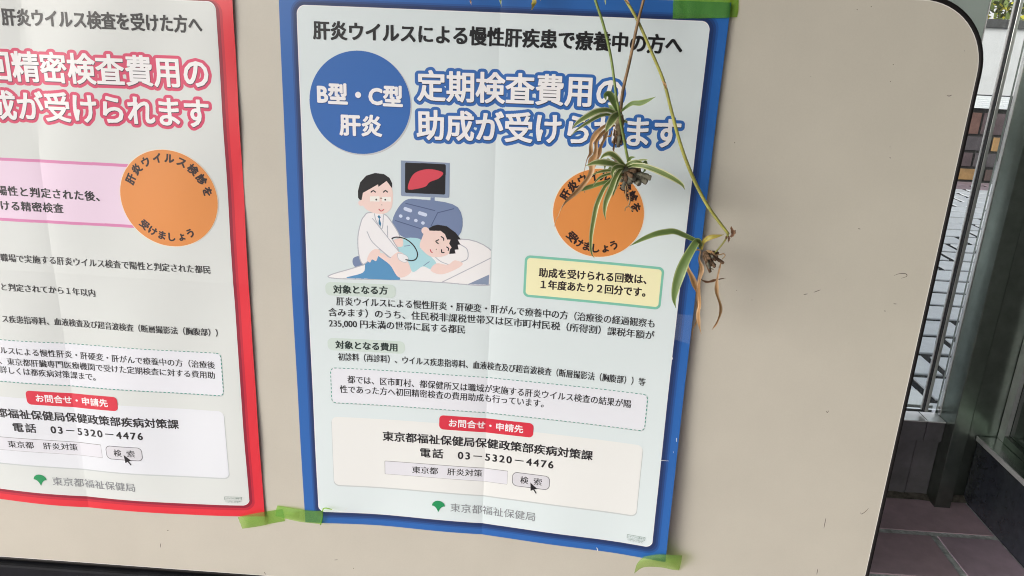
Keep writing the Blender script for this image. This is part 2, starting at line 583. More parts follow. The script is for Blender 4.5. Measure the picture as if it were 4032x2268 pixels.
# ---------------------------------------------------------------- the board
M_board = mat('beige_laminate', (0.555, 0.532, 0.45), 0.28, 0, 1.0, 0.035, 9.0, 0.05, 900)
t = M_board.node_tree                                         # fine grain and sparse grey specks of dirt
_b = t.nodes['Principled BSDF']
_src = _b.inputs['Base Color'].links[0].from_socket
_tc = t.nodes.new('ShaderNodeTexCoord')
_n = t.nodes.new('ShaderNodeTexNoise'); _n.inputs['Scale'].default_value = 420; _n.inputs['Detail'].default_value = 3
_v = t.nodes.new('ShaderNodeTexNoise'); _v.inputs['Scale'].default_value = 55; _v.inputs['Detail'].default_value = 8; _v.inputs['Roughness'].default_value = 0.7
_r = t.nodes.new('ShaderNodeValToRGB')
_r.color_ramp.elements[0].position, _r.color_ramp.elements[1].position = 0.24, 0.33
_r.color_ramp.elements[0].color, _r.color_ramp.elements[1].color = (0.62, 0.6, 0.57, 1), (1, 1, 1, 1)
_r2 = t.nodes.new('ShaderNodeValToRGB')
_r2.color_ramp.elements[0].color, _r2.color_ramp.elements[1].color = (0.93, 0.93, 0.93, 1), (1.0, 1.0, 1.0, 1)
_m1 = t.nodes.new('ShaderNodeMixRGB'); _m1.blend_type = 'MULTIPLY'; _m1.inputs[0].default_value = 1
_m2 = t.nodes.new('ShaderNodeMixRGB'); _m2.blend_type = 'MULTIPLY'; _m2.inputs[0].default_value = 1
for n_ in (_n, _v): t.links.new(_tc.outputs['Object'], n_.inputs['Vector'])
t.links.new(_v.outputs['Fac'], _r.inputs['Fac']); t.links.new(_n.outputs['Fac'], _r2.inputs['Fac'])
t.links.new(_src, _m1.inputs[1]); t.links.new(_r.outputs['Color'], _m1.inputs[2])
t.links.new(_m1.outputs[0], _m2.inputs[1]); t.links.new(_r2.outputs['Color'], _m2.inputs[2])
t.links.new(_m2.outputs[0], _b.inputs['Base Color'])
M_trim = mat('black_rubber_edging', (0.006, 0.005, 0.005), 0.55, 0, 0.25, 0.3, 60)
M_steel_black = mat('black_painted_steel', (0.006, 0.007, 0.010), 0.6, 0, 0.2, 0.4, 35, 0.1, 300)
M_scuff = mat('scuff_dark', (0.10, 0.085, 0.07), 0.8)

BX0, BX1, BZ0, BZ1, BR, BT = -1.0, 0.800, -0.4545, 0.3775, 0.076, 0.026


def slab_outline(grow, n=16):
    return [(x, -z) for x, z in round_rect(BX0 - grow, -BZ1 - grow, BX1 + grow, -BZ0 + grow, BR + grow, n)]


ol = slab_outline(0)
k = len(ol)
vf = [(x, 0.0, z) for x, z in ol] + [(x, BT, z) for x, z in ol]
ff = [tuple(range(k)), tuple(range(2 * k - 1, k - 1, -1))] + [(i, k + i, k + (i + 1) % k, (i + 1) % k) for i in range(k)]
board = mesh_obj('display_board', vf, ff, M_board)
tag(board, 'beige laminate board with rounded corner and black edging, standing upright behind both posters', 'board')
# rubber edging: a band wrapped round the slab, slightly proud of the face
prof = [(0.0002, 0.0004), (0.0012, -0.0009), (0.0044, -0.0012), (0.0056, 0.0008), (0.0060, 0.006), (0.0060, 0.020), (0.0050, 0.0262), (0.0002, 0.0268)]
vv, fc = [], []
for g, y in prof:
    vv += [(x, y, z) for x, z in slab_outline(g)]
for j in range(len(prof) - 1):
    for i in range(k):
        a, b = j * k + i, j * k + (i + 1) % k
        fc.append((a, a + k, b + k, b))
mesh_obj('edge_trim', vv, fc, M_trim, board, True)
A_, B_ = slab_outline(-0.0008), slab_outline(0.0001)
mesh_obj('rim_highlight', [(x, -0.00012, z) for x, z in A_ + B_], [(i, (i + 1) % k, k + (i + 1) % k, k + i) for i in range(k)], mat('laminate_rim_highlight', (0.78, 0.76, 0.72), .4), board)  # pale ring: chipped laminate edge, with its thin highlight put into the colour
box('bottom_rail', (-0.93, -0.010, BZ0 - 0.078), (0.60, 0.034, BZ0 - 0.0064), M_steel_black, board, 0.004)
for x in (-0.90, 0.50):
    lg = box('leg', (x, 0.002, FLOOR + 0.05), (x + 0.05, 0.024, BZ0 - 0.07), M_steel_black, board, 0.003)
    box('foot', (x - 0.005, -0.09, FLOOR), (x + 0.055, 0.30, FLOOR + 0.0505), M_steel_black, board, 0.006)
    box('back_post', (x, BT + 0.001, BZ0 - 0.07), (x + 0.04, BT + 0.03, BZ1 - 0.15), M_steel_black, board, 0.003)
# small scuffs and scratches on the laminate, each a thin smear of its own
SCUFFS = [[(3728, 376), (3738, 378), (3748, 374)], [(3518, 1196), (3530, 1197)], [(3204, 1151), (3231, 1141)], [(3164, 1160), (3180, 1157)],
          [(3480, 1224), (3488, 1225)], [(3252, 1618), (3258, 1624), (3263, 1617)], [(3388, 2018), (3392, 2024), (3400, 2020), (3410, 2012), (3420, 2001)],
          [(3252, 2040), (3244, 2080)], [(3220, 2240), (3216, 2262)], [(3520, 1085), (3540, 1078), (3566, 1078), (3570, 1088), (3548, 1096)],
          [(1040, 2252), (1046, 2262)], [(2960, 1180), (2962, 1182)], [(2900, 1142), (2902, 1144)], [(1316, 2205), (1330, 2204)], [(1390, 2236), (1394, 2240)],
          [(3430, 24), (3431, 28)], [(3374, 36), (3376, 40)], [(3516, 252), (3518, 256)], [(3505, 320), (3507, 322)], [(3796, 200), (3798, 201)], [(3192, 300), (3193, 301)],
          [(3503, 620), (3507, 623)], [(657, 2088), (664, 2089)], [(632, 2140), (631, 2156)], [(3378, 900), (3388, 902)], [(2892, 560), (2894, 564)]]
for s in SCUFFS:
    pts = [np.array(at(x, y, -0.0001)) for x, y in spline(s, 5)]
    n = len(pts)
    vs, fs = [], []
    for i, p in enumerate(pts):
        tg = pts[min(i + 1, n - 1)] - pts[max(i - 1, 0)]
        nn = np.array((-tg[2], 0, tg[0])); nn /= np.linalg.norm(nn) + 1e-9
        w = 0.00035 * (0.35 + math.sin(math.pi * (i + .5) / n))
        vs += [p + nn * w, p - nn * w]
    for i in range(n - 1): fs.append((2 * i, 2 * i + 1, 2 * i + 3, 2 * i + 2))
    mesh_obj('scuff_mark', vs, fs, M_scuff, board)

# ---------------------------------------------------------------- print colours
def ink(name, srgb, k=1.06, rough=0.33, spec=0.7):
    return mat(name, tuple(min(0.86, c * k) for c in lin(srgb)), rough, 0, spec)


I = {n: ink(n, c) for n, c in {
    'blue_ink': (36, 96, 168), 'blue_ink_mid': (32, 80, 146), 'blue_ink_deep': (28, 62, 118), 'blue_ink_dark': (24, 48, 94),
    'headline_blue': (44, 100, 172), 'pale_panel': (210, 222, 223), 'panel_edge': (238, 244, 246), 'warm_panel': (208, 214, 211),
    'red_ink': (214, 44, 56), 'red_ink_deep': (186, 34, 54), 'red_ink_dark': (140, 22, 46), 'rose_ink': (206, 62, 100), 'headline_white': (232, 234, 240),
    'print_black': (16, 17, 20), 'body_black': (16, 17, 19), 'shade_black': (30, 34, 52), 'orange_ink': (214, 138, 70), 'badge_rim': (246, 222, 200), 'badge_black': (30, 16, 16),
    'teal_ink': (118, 190, 168), 'yellow_ink': (236, 230, 186), 'pill_green': (198, 214, 206), 'heading_green': (22, 44, 38),
    'dotted_white': (219, 223, 229), 'dash_teal': (52, 140, 124), 'contact_cream': (222, 225, 222), 'contact_white': (217, 222, 227), 'tag_red': (206, 48, 66), 'box_shade': (186, 194, 194),
    'search_white': (215, 217, 223), 'line_dark': (110, 112, 112), 'button_grey': (206, 207, 212), 'button_edge': (90, 92, 98), 'logo_green': (24, 140, 84), 'logo_grey': (128, 132, 136),
    'pink_band': (224, 204, 222), 'pink_edge': (206, 128, 172), 'recycle_green': (70, 110, 96),
    'slate': (112, 130, 164), 'slate_dark': (74, 90, 126), 'slate_light': (132, 148, 172), 'button_blue': (200, 212, 240), 'liver_red': (206, 70, 84), 'bed_white': (232, 234, 238),
    'line_grey': (172, 177, 186), 'trouser_blue': (84, 144, 188), 'skin': (232, 208, 200), 'shirt_blue': (168, 212, 220), 'lip_red': (186, 70, 80), 'coat_white': (230, 231, 236), 'tie_blue': (22, 108, 148), 'lens_cream': (240, 234, 226),
}.items()}


def blue_ripple(u, v):
    return (-2.2 * np.exp(-np.abs(u - 257.5) / 20) * (0.4 + 0.6 * v / 728) + 0.9 * np.exp(-np.abs(v - 364) / 34)
            + 0.9 * np.sin(u / 27 + .8) * (v / 728) ** 6 + 0.35 * np.sin(u / 61 + v / 47) + 0.25 * np.sin(v / 29 - u / 83))


def red_ripple(u, v):
    return (-2.0 * np.exp(-np.abs(u - 257.5) / 30) + 1.2 * np.exp(-np.abs(v - 364) / 30)
            + 1.5 * np.sin(v / 23 + .6) * np.exp(-(515 - u) / 45) * np.exp(-v / 420) + 0.6 * np.sin(u / 26 + v / 71) + 0.5 * np.sin(u / 33 - v / 40 + 1)
            + 0.9 * np.sin(u / 24) * (v / 728) ** 5)


BLUE = Poster(CONTROL_BLUE, blue_ripple)
RED = Poster(CONTROL_RED, red_ripple)
blue = BLUE.sheet('blue_poster', I['blue_ink'])
tag(blue, 'blue-bordered health poster on beige board, its right edge curling forward behind hanging plantlets', 'poster')
red = RED.sheet('red_poster', I['red_ink'])
tag(red, 'red-bordered health poster with pink band, taped beside the blue-bordered one', 'poster')

PANEL = (21.5, 20.8, 494.2, 708.2)


def panel(po, root, shades, main, edge):
    for grow, m, lay in shades:
        a, b, c, d = PANEL
        l, t_, r, bt = grow
        print_poly(po, 'border_shade', [round_rect(a - l, b - t_, c + r, d + bt, 10 + max(grow) * .6)], m, lay, root)
    a, b, c, d = PANEL
    print_poly(po, 'panel_edge', [round_rect(a - .7, b - .7, c + .7, d + .7, 10)], edge, 4, root)
    return print_poly(po, 'inner_panel', [round_rect(*PANEL, 10)], main, 5, root)


panel(BLUE, blue, [((8, 8, 10.5, 10.5), I['blue_ink_mid'], 1), ((6, 6, 8, 8), I['blue_ink_deep'], 2), ((4, 4, 5, 5), I['blue_ink_dark'], 3)], I['pale_panel'], I['panel_edge'])
panel(RED, red, [((0, 3, 8, 9), I['red_ink_deep'], 1), ((0, 2, 4.6, 5.2), I['red_ink_dark'], 2)], I['warm_panel'], I['panel_edge'])


def dashes(a, b, c, d, r=5, on=3.2, off=2.6, w=1.1):
    p = np.array(round_rect(a, b, c, d, r, 6) + [round_rect(a, b, c, d, r, 6)[0]])
    seg = np.linalg.norm(np.diff(p, axis=0), axis=1)
    cum = np.concatenate([[0], np.cumsum(seg)])
    f = lambda s: np.array([np.interp(s, cum, p[:, 0]), np.interp(s, cum, p[:, 1])])
    out = []
    s = 0
    while s + on < cum[-1]:
        A, B_ = f(s), f(s + on)
        n_ = np.array([-(B_ - A)[1], (B_ - A)[0]]) / max(np.linalg.norm(B_ - A), 1e-6) * w / 2
        out.append([A + n_, B_ + n_, B_ - n_, A - n_])
        s += on + off
    return out


def headline(po, root, s, p0, p1, colour):
    return print_text(po, 'headline', s, p0, p1, 37.5, I['headline_white'], 9, root, 0.98,
                      halo=[(4.0, 0, 0.4, I[colour], 6), (0, 0.35, 1.0, I['shade_black'], 8)])


def orange_badge(po, root, cx, cy, rx, ry, r):
    print_poly(po, 'badge_rim', [circle(cx, cy, rx + .8, ry + .8)], I['badge_rim'], 8, root)
    b = print_poly(po, 'round_badge', [circle(cx, cy, rx, ry)], I['orange_ink'], 9, root)
    arc_text(po, 'badge_lettering', '肝炎ウイルス検診を', cx, cy, r * .835, 154, 14, 12.8, .6, I['badge_black'], 10, b)
    arc_text(po, 'badge_lettering', '受けましょう', cx, cy, r * .80, -134, -60, 12.2, .55, I['badge_black'], 10, b, True)


def contact(po, root, box_m, x0, dv=(0, 0)):
    """the lower block shared by both posters; dv = sag at left and right"""
    print_poly(po, 'box_shade', [round_rect(x0 - .6, 555, 469.8, 664.4, 8)], I['box_shade'], 6, root)
    print_poly(po, 'contact_box', [round_rect(x0, 554, 469, 662.6, 8)], box_m, 7, root)
    p = print_poly(po, 'tag', [round_rect(194, 541.3, 321.8, 563, 6)], I['tag_red'], 9, root)
    print_text(po, 'lettering', 'お問合せ・申請先', (207, 552.3), (308.2, 552), 12.6, I['headline_white'], 10, p, .28)
    print_text(po, 'lettering', '東京都福祉保健局保健政策部疾病対策課', (115.8, 580), (403.8, 579.6), 15.6, I['print_black'], 9, root, .44)
    print_text(po, 'lettering', '電話　03－5320－4476', (168, 601.6), (352, 600.6), 15.6, I['print_black'], 9, root, .44)
    s = print_poly(po, 'search_box', [round_rect(118.3, 618.8, 290.2, 640.2, .5, 1)], I['line_dark'], 8, root)
    print_poly(po, 'search_field', [round_rect(118.9, 619.4, 289.8, 639.9, .5, 1)], I['search_white'], 9, s)
    print_text(po, 'lettering', '東京都　肝炎対策', (157, 629.9), (255, 627.6), 12.0, I['body_black'], 10, s, .12)
    b = print_poly(po, 'button', [round_rect(296.6, 619.2, 348.4, 641.2, 7)], I['button_edge'], 8, root)
    print_poly(po, 'button_face', [round_rect(297.4, 620.0, 347.6, 640.2, 6.4)], I['button_grey'], 9, b)
    print_text(po, 'lettering', '検', (307.8, 630.2), (319.0, 630.2), 12.2, I['print_black'], 10, b, .2)
    print_text(po, 'lettering', '索', (326.4, 630.0), (337.6, 630.0), 12.2, I['print_black'], 10, b, .2)
    cu, cv_ = 321.9, 632.4
    print_poly(po, 'arrow', [[(cu + x, cv_ + y) for x, y in ((0, 0), (10.2, 9.0), (5.8, 9.6), (9.6, 15.6), (8.2, 16.4), (4.4, 10.6), (1.0, 13.2))]], I['print_black'], 11, b)
    # ginkgo-leaf mark
    L_, R_, T_, B_, X_ = 185.8, 203.8, 677.0, 695.6, 194.6
    arc = [(X_ + 9.2 * math.cos(math.radians(w)), 685.6 - 8.7 * math.sin(math.radians(w))) for w in range(0, 181, 10)]
    lf = [(L_ + 8.4 * (1 - math.cos(math.radians(w))) * 1.0, 685.6 + (B_ - 685.6) * math.sin(math.radians(w)) ** 1.0) for w in range(0, 91, 10)]
    lf = [(L_ - .4 + 9.2 * q ** 0.75, 685.6 + 10 * q ** 1.9) for q in np.linspace(0, 1, 9)]
    rt = [(2 * X_ - x, y) for x, y in reversed(lf)]
    print_poly(po, 'leaf_logo', [arc + lf[1:] + rt[1:-1]], I['logo_green'], 9, root)
    print_text(po, 'lettering', '東京都福祉保健局', (211.6, 686.3), (331.4, 686.6), 15.2, I['logo_grey'], 9, root, .1)
    q = print_poly(po, 'recycling_mark', [round_rect(459.6, 694.0, 484.4, 699.6, .8, 3), round_rect(460.0, 694.4, 484.0, 699.2, .6, 3)], I['recycle_green'], 9, root)
    print_text(po, 'lettering', 'リサイクル適性Ⓐ', (460.8, 696.8), (483.4, 696.8), 3.2, I['recycle_green'], 9, q)
    print_text(po, 'lettering', 'この印刷物は、印刷用の紙へ', (460.4, 701.4), (483.8, 701.4), 1.9, I['recycle_green'], 9, q)
    print_text(po, 'lettering', 'リサイクルできます。', (462.4, 703.6), (481.6, 703.6), 1.9, I['recycle_green'], 9, q)


def body(po, root, s, p0, p1, em=12.6, bold=.16, m='body_black', lay=9):
    return print_text(po, 'lettering', s, p0, p1, em, I[m], lay, root, bold)


# ---- blue poster
print_text(BLUE, 'title', '肝炎ウイルスによる慢性肝疾患で療養中の方へ', (39.3, 47.7), (466.8, 46.8), 21.8, I['print_black'], 9, blue, .72)
print_poly(BLUE, 'disc_shade', [circle(94.6, 130.6, 61.4, 61.4)], I['box_shade'], 6, blue)
disc = print_poly(BLUE, 'round_disc', [circle(93.3, 129.4, 61.0, 60.8)], I['headline_blue'], 7, blue)
for s, p0, p1, em in (('B型・C型', (41.7, 119.9), (145.1, 120.2), 26.4), ('肝炎', (67.6, 156.2), (119.8, 156.0), 26.8)):
    print_text(BLUE, 'lettering', s, p0, p1, em, I['headline_white'], 9, disc, 1.0, halo=[(0, .5, .9, I['blue_ink_deep'], 8)])
headline(BLUE, blue, '定期検査費用の', (161.8, 106.4), (403.7, 102.6), 'headline_blue')
headline(BLUE, blue, '助成が受けられます', (161.4, 152.6), (475.6, 144.8), 'headline_blue')
orange_badge(BLUE, blue, 386.2, 246.6, 55.4, 54.6, 55)
yb = print_poly(BLUE, 'notice_frame', [round_rect(298.9, 306.6, 473.2, 361.8, 7)], I['teal_ink'], 7, blue)
print_poly(BLUE, 'notice_field', [round_rect(302, 309.8, 470.2, 358.6, 4.5)], I['yellow_ink'], 8, yb)
body(BLUE, yb, '助成を受けられる回数は、', (317.3, 328), (452.6, 324.6), 12.8, .42, 'badge_black')
body(BLUE, yb, '１年度あたり２回分です。', (320.4, 343.4), (452.8, 341.2), 12.8, .42, 'badge_black')
for (a, b, c, d), s, p0, p1 in (((44.2, 357.6, 135.4, 376.2), '対象となる方', (54.2, 367.6), (125.2, 366)), ((44.1, 436.4, 147.1, 454.3), '対象となる費用', (54.4, 445.9), (137.2, 445.7))):
    pl = print_poly(BLUE, 'heading_pill', [round_rect(a, b, c, d, 7)], I['pill_green'], 7, blue)
    body(BLUE, pl, s, p0, p1, 12.4, .42, 'heading_green')
body(BLUE, blue, '肝炎ウイルスによる慢性肝炎・肝硬変・肝がんで療養中の方（治療後の経過観察も', (57.7, 384), (468, 381.2))
body(BLUE, blue, '含みます）のうち、住民税非課税世帯又は区市町村民税（所得割）課税年額が', (46.7, 399.7), (469, 397.2))
body(BLUE, blue, '235,000 円未満の世帯に属する都民', (46.9, 415.2), (225.9, 414), 12.8)
body(BLUE, blue, '初診料（再診料）、ウイルス疾患指導料、血液検査及び超音波検査（断層撮影法（胸腹部））等', (57.6, 463.4), (463.9, 463.2), 12.2)
print_poly(BLUE, 'box_shade', [round_rect(46.6, 480.6, 469.2, 533.8, 6)], I['box_shade'], 6, blue)
dt = print_poly(BLUE, 'dotted_box', [round_rect(46.6, 480.2, 468.8, 532.6, 6)], I['dotted_white'], 7, blue)
print_poly(BLUE, 'dotted_line', dashes(46.6, 480.2, 468.8, 532.6, 6), I['dash_teal'], 8, dt)
body(BLUE, dt, '都では、区市町村、都保健所又は職域が実施する肝炎ウイルス検査の結果が陽', (69, 496.6), (448.4, 496.7))
body(BLUE, dt, '性であった方へ初回精密検査の費用助成も行っています。', (58.4, 511.6), (333.5, 510.4))
contact(BLUE, blue, I['contact_cream'], 45.6)


def illustration(po, root):
    """doctor, patient and scanner: flat print, later shapes over earlier ones, all on one layer"""
    x0, y0, nx, ny = 44.0, 196.0, int(212 / PX), int(170 / PY)
    lab = np.zeros((ny, nx), np.int16)
    names = []
    gx, gy = np.meshgrid(x0 + (np.arange(nx) + .5) * PX, y0 + (np.arange(ny) + .5) * PY)

    def stroke(p, w):
        mk = np.zeros((ny, nx), bool)
        p = np.array(p)
        for a, b in zip(p[:-1], p[1:]):
            d = b - a
            tt = np.clip(((gx - a[0]) * d[0] + (gy - a[1]) * d[1]) / max(d @ d, 1e-9), 0, 1)
            mk |= (gx - a[0] - tt * d[0]) ** 2 + (gy - a[1] - tt * d[1]) ** 2 <= (w / 2) ** 2
        return mk
    for kind, m, w, p in ILLUSTRATION:
        if kind in 'FO':
            q = closed_spline(p, 5) if (w and kind == 'F') or kind == 'O' else p
            mk = fill_mask(segs_of([q]), x0, y0, nx, ny)
            if kind == 'O':
                if 'line_grey' not in names: names.append('line_grey')
                lab[stroke(list(q) + [q[0]], w)] = names.index('line_grey') + 1
                mk &= ~stroke(list(q) + [q[0]], w)
        else:
            mk = stroke(spline(p, 6) if kind == 'L' else p, w)
        if m not in names: names.append(m)
        lab[mk] = names.index(m) + 1
    Q, idx = [], []
    for i, m in enumerate(names):
        o = print_rects(po, 'illustration', mask_quads(lab == i + 1, x0, y0), I[m], 7, root)
        n = len(o.data.polygons)
        q = np.empty(n * 12, np.float32)
        o.data.vertices.foreach_get('co', q)
        Q.append(q.reshape(-1, 4, 3)); idx += [i] * n
        me = o.data
        bpy.data.objects.remove(o); bpy.data.meshes.remove(me)
    o = quads_obj('illustration', np.concatenate(Q), None, root)
    for m in names: o.data.materials.append(I[m])
    o.data.polygons.foreach_set('material_index', idx)
    tag(o, 'printed picture of a doctor scanning a lying patient')


illustration(BLUE, blue)
for pts, w in ([(494.6, 571.6), (504.4, 570.9)], .5), ([(419.6, 723.4), (421.4, 725.6), (420.8, 727.8)], 1.0), ([(511.8, 536), (512.4, 541)], .6), ([(495.0, 424.0), (495.6, 426.2)], .7), ([(509.6, 556), (510, 558)], .4):
    print_rects(BLUE, 'crease_mark', stroke_rects(pts, w), I['panel_edge'], 6, blue)
# ---- red poster
print_text(RED, 'title', '肝炎ウイルス検査を受けた方へ', (232.4, 46.8), (477, 46.4), 20.6, I['print_black'], 9, red, .68)
headline(RED, red, '初回精密検査費用の', (166.6, 104.6), (480.6, 101.3), 'rose_ink')
headline(RED, red, '助成が受けられます', (166.8, 151.2), (478.6, 148.2), 'rose_ink')
pb = print_poly(RED, 'pink_band', [[(40, 215.6), (400, 215.0), (400, 297), (40, 298.4)]], I['pink_edge'], 6, red)
print_poly(RED, 'band_field', [[(40, 219.4), (400, 218.8), (400, 293.2), (40, 294.4)]], I['pink_band'], 7, pb)
body(RED, pb, '陽性と判定された後、', (197.6, 257.6), (329.5, 258.8), 13.4, .42, 'print_black')
body(RED, pb, 'ける精密検査', (199.0, 277.2), (281.1, 276.9), 13.4, .42, 'print_black')
orange_badge(RED, red, 419.2, 256.2, 62.4, 61.8, 62)
body(RED, red, '職場で実施する肝炎ウイルス検査で陽性と判定された都民', (188.3, 347.8), (466, 347.5), 11.8)
body(RED, red, 'と判定されてから１年以内', (184.1, 388.8), (309.3, 389.6), 11.6)
body(RED, red, 'ス疾患指導料、血液検査及び超音波検査（断層撮影法（胸腹部））', (178.5, 434.6), (468.9, 436.4), 11.8)
print_poly(RED, 'box_shade', [round_rect(45.8, 466.4, 471.6, 531.2, 6)], I['box_shade'], 6, red)
dr = print_poly(RED, 'dotted_box', [round_rect(46, 466, 471, 529.8, 6)], I['dotted_white'], 7, red)
print_poly(RED, 'dotted_line', dashes(46, 466, 471, 529.8, 6), I['dash_teal'], 8, dr)
body(RED, dr, 'ルスによる慢性肝炎・肝硬変・肝がんで療養中の方（治療後', (168.6, 481.6), (462.1, 484.2), 11.8)
body(RED, dr, '、東京都肝臓専門医療機関で受けた定期検査に対する費用助', (164.6, 498), (460.9, 499.4), 11.8)
body(RED, dr, '詳しくは都疾病対策課まで。', (163.5, 511.6), (295, 513.7), 11.8)
contact(RED, red, I['contact_white'], 46)

# ---------------------------------------------------------------- tape
def cloth_tape(name, green, over=(0.50, 0.80, 0.22)):
    m = bpy.data.materials.new(name)
    m.use_nodes = True
    t = m.node_tree
    b = t.nodes['Principled BSDF']
    b.inputs['Base Color'].default_value = (*green, 1)
    b.inputs['Roughness'].default_value = 0.4
    tr = t.nodes.new('ShaderNodeBsdfTransparent')
    tr.inputs['Color'].default_value = (*over, 1)
    uv = t.nodes.new('ShaderNodeUVMap')
    wv = t.nodes.new('ShaderNodeTexWave')
    wv.inputs['Scale'].default_value = 14
    wv.inputs['Distortion'].default_value = 0.8
    mr = t.nodes.new('ShaderNodeMapRange')
    mr.inputs['To Min'].default_value, mr.inputs['To Max'].default_value = 0.30, 0.52
    bp = t.nodes.new('ShaderNodeBump')
    bp.inputs['Strength'].default_value = 0.5
    bp.inputs['Distance'].default_value = 0.0004
    mx = t.nodes.new('ShaderNodeMixShader')
    t.links.new(uv.outputs[0], wv.inputs['Vector'])
    t.links.new(wv.outputs['Fac'], mr.inputs['Value'])
    t.links.new(wv.outputs['Fac'], bp.inputs['Height'])
    t.links.new(bp.outputs['Normal'], b.inputs['Normal'])
    t.links.new(mr.outputs[0], mx.inputs[0])
    t.links.new(tr.outputs[0], mx.inputs[1])
    t.links.new(b.outputs[0], mx.inputs[2])
    t.links.new(mx.outputs[0], t.nodes['Material Output'].inputs['Surface'])
    return m


def patch(name, rows, m, n=8, ribs=1.0, ragged=0.0):
    """a smooth strip through a grid of (px, py, Y); rows run along the tape"""
    R = [[np.array(at(*p)) for p in r] for r in rows]
    long_ = [spline(r, n) for r in R]
    cols = [spline([l[i] for l in long_], 4) for i in range(len(long_[0]))]
    nc, nr = len(cols), len(cols[0])
    if ragged:
        for c in (cols[0], cols[-1]):
            d = (cols[1][0] - cols[0][0]) if c is cols[0] else (cols[-1][0] - cols[-2][0])
            for j in range(nr): c[j] = c[j] + d * (random.random() - .5) * ragged
    vs = [p for c in cols for p in c]
    fs = [(i * nr + j, i * nr + j + 1, (i + 1) * nr + j + 1, (i + 1) * nr + j) for i in range(nc - 1) for j in range(nr - 1)]
    o = mesh_obj(name, vs, fs, m, None, True)
    ul = o.data.uv_layers.new(name='UVMap')
    for pl in o.data.polygons:
        for li in pl.loop_indices:
            vi = o.data.loops[li].vertex_index
            ul.data[li].uv = ((vi // nr) / (nc - 1) * ribs, (vi % nr) / (nr - 1))
    return o


M_tape = cloth_tape('green_cloth_tape', (0.12, 0.42, 0.06), (0.76, 0.95, 0.25))
M_tape2 = cloth_tape('faded_green_cloth_tape', (0.22, 0.47, 0.12), (0.80, 0.97, 0.42))
tag(patch('tape_strip', [[(2652, -22, -0.0062), (2770, -20, -0.0066), (2862, -16, -0.0068), (2884, -15, -0.0030), (2909, -12, -0.0008)],
                         [(2650, 30, -0.0064), (2770, 32, -0.0068), (2862, 36, -0.0070), (2884, 38, -0.0030), (2907, 40, -0.0008)],
                         [(2649, 73, -0.0066), (2770, 72, -0.0070), (2862, 70, -0.0072), (2882, 68, -0.0030), (2902, 67, -0.0008)]], M_tape, 8, 2.6, .2),
    'green cloth tape over the top corner of the blue poster', 'tape')
tag(patch('tape_strip', [[(936, 2036, -0.0058), (990, 2024, -0.0066), (1036, 2016, -0.0066), (1060, 2012, -0.0022), (1112, 2004, -0.0008)],
                         [(946, 2062, -0.0056), (1000, 2050, -0.0066), (1038, 2042, -0.0064), (1062, 2038, -0.0020), (1118, 2030, -0.0008)],
                         [(955, 2082, -0.0030), (1010, 2074, -0.0040), (1042, 2068, -0.0040), (1066, 2062, -0.0018), (1123, 2052, -0.0008)]], M_tape2, 8, 1.6, .25),
    'green tape strip over the lower corner of the red poster', 'tape')
tag(patch('tape_strip', [[(1092, 1990, -0.0012), (1150, 2000, -0.0040), (1196, 2008, -0.0042), (1214, 2010, -0.0040), (1268, 2012, -0.0044)],
                         [(1086, 2012, -0.0012), (1146, 2024, -0.0066), (1180, 2032, -0.0050), (1212, 2036, -0.0042), (1267, 2040, -0.0044)],
                         [(1084, 2032, -0.0012), (1140, 2046, -0.0040), (1178, 2054, -0.0062), (1208, 2058, -0.0044), (1265, 2064, -0.0046)]], M_tape2, 8, 1.6, .2),
    'creased green tape over the lower corner of the blue poster next to the red one', 'tape')
tag(patch('tape_strip', [[(2534, 2192, -0.0215), (2580, 2184, -0.0222), (2625, 2184, -0.0222), (2658, 2186, -0.0195), (2686, 2187, -0.0150)],
                         [(2508, 2220, -0.0225), (2560, 2208, -0.0230), (2610, 2208, -0.0225), (2652, 2214, -0.0190), (2682, 2214, -0.0140)],
                         [(2497, 2258, -0.0190), (2535, 2234, -0.0170), (2600, 2234, -0.0120), (2646, 2243, -0.0060), (2674, 2246, -0.0008)]], M_tape2, 8, 2.2, .2),
    'lifted pale green tape under the curling corner of the blue poster', 'tape')
tape_b = [o for o in bpy.data.objects if o.name.startswith('tape_strip')][2]
tube('tape_curl', spline([at(1262, 2066, -.0052), at(1269, 2036, -.0066), at(1272, 2006, -.0085), (at(1284, 2001, -.0110)), at(1308, 2006, -.0105)], 6), [.0011, .0010, .0009, .0006], M_tape2, None, 6).parent = tape_b
tube('loose_thread', spline([at(1306, 2006, -.0105), at(1330, 2015, -.012), at(1352, 2010, -.013), at(1368, 2000, -.012)], 6), .00025, mat('white_thread', (0.7, 0.72, 0.7), .7), None, 5).parent = tape_b
M_clear = bpy.data.materials.new('clear_tape_film')
M_clear.use_nodes = True
_t = M_clear.node_tree
_g = _t.nodes['Principled BSDF']; _g.inputs['Base Color'].default_value = (0.72, 0.78, 0.86, 1); _g.inputs['Roughness'].default_value = 0.25
_tr = _t.nodes.new('ShaderNodeBsdfTransparent'); _mx = _t.nodes.new('ShaderNodeMixShader'); _mx.inputs[0].default_value = 0.06
_t.links.new(_tr.outputs[0], _mx.inputs[1]); _t.links.new(_g.outputs[0], _mx.inputs[2]); _t.links.new(_mx.outputs[0], _t.nodes['Material Output'].inputs['Surface'])
us, vs_ = np.linspace(494.5, 514.6, 8), np.linspace(0, 1, 8)
gv = [[BLUE.map(u, 364.5 + q * (34 + (u - 494.5) * .23), 6.5) for u in us] for q in vs_]
tag(mesh_obj('clear_tape', [p for r in gv for p in r], [(j * 8 + i, (j + 1) * 8 + i, (j + 1) * 8 + i + 1, j * 8 + i + 1) for j in range(7) for i in range(7)], M_clear, None, True),
    'clear tape patch mending the curling edge of the blue poster', 'tape')

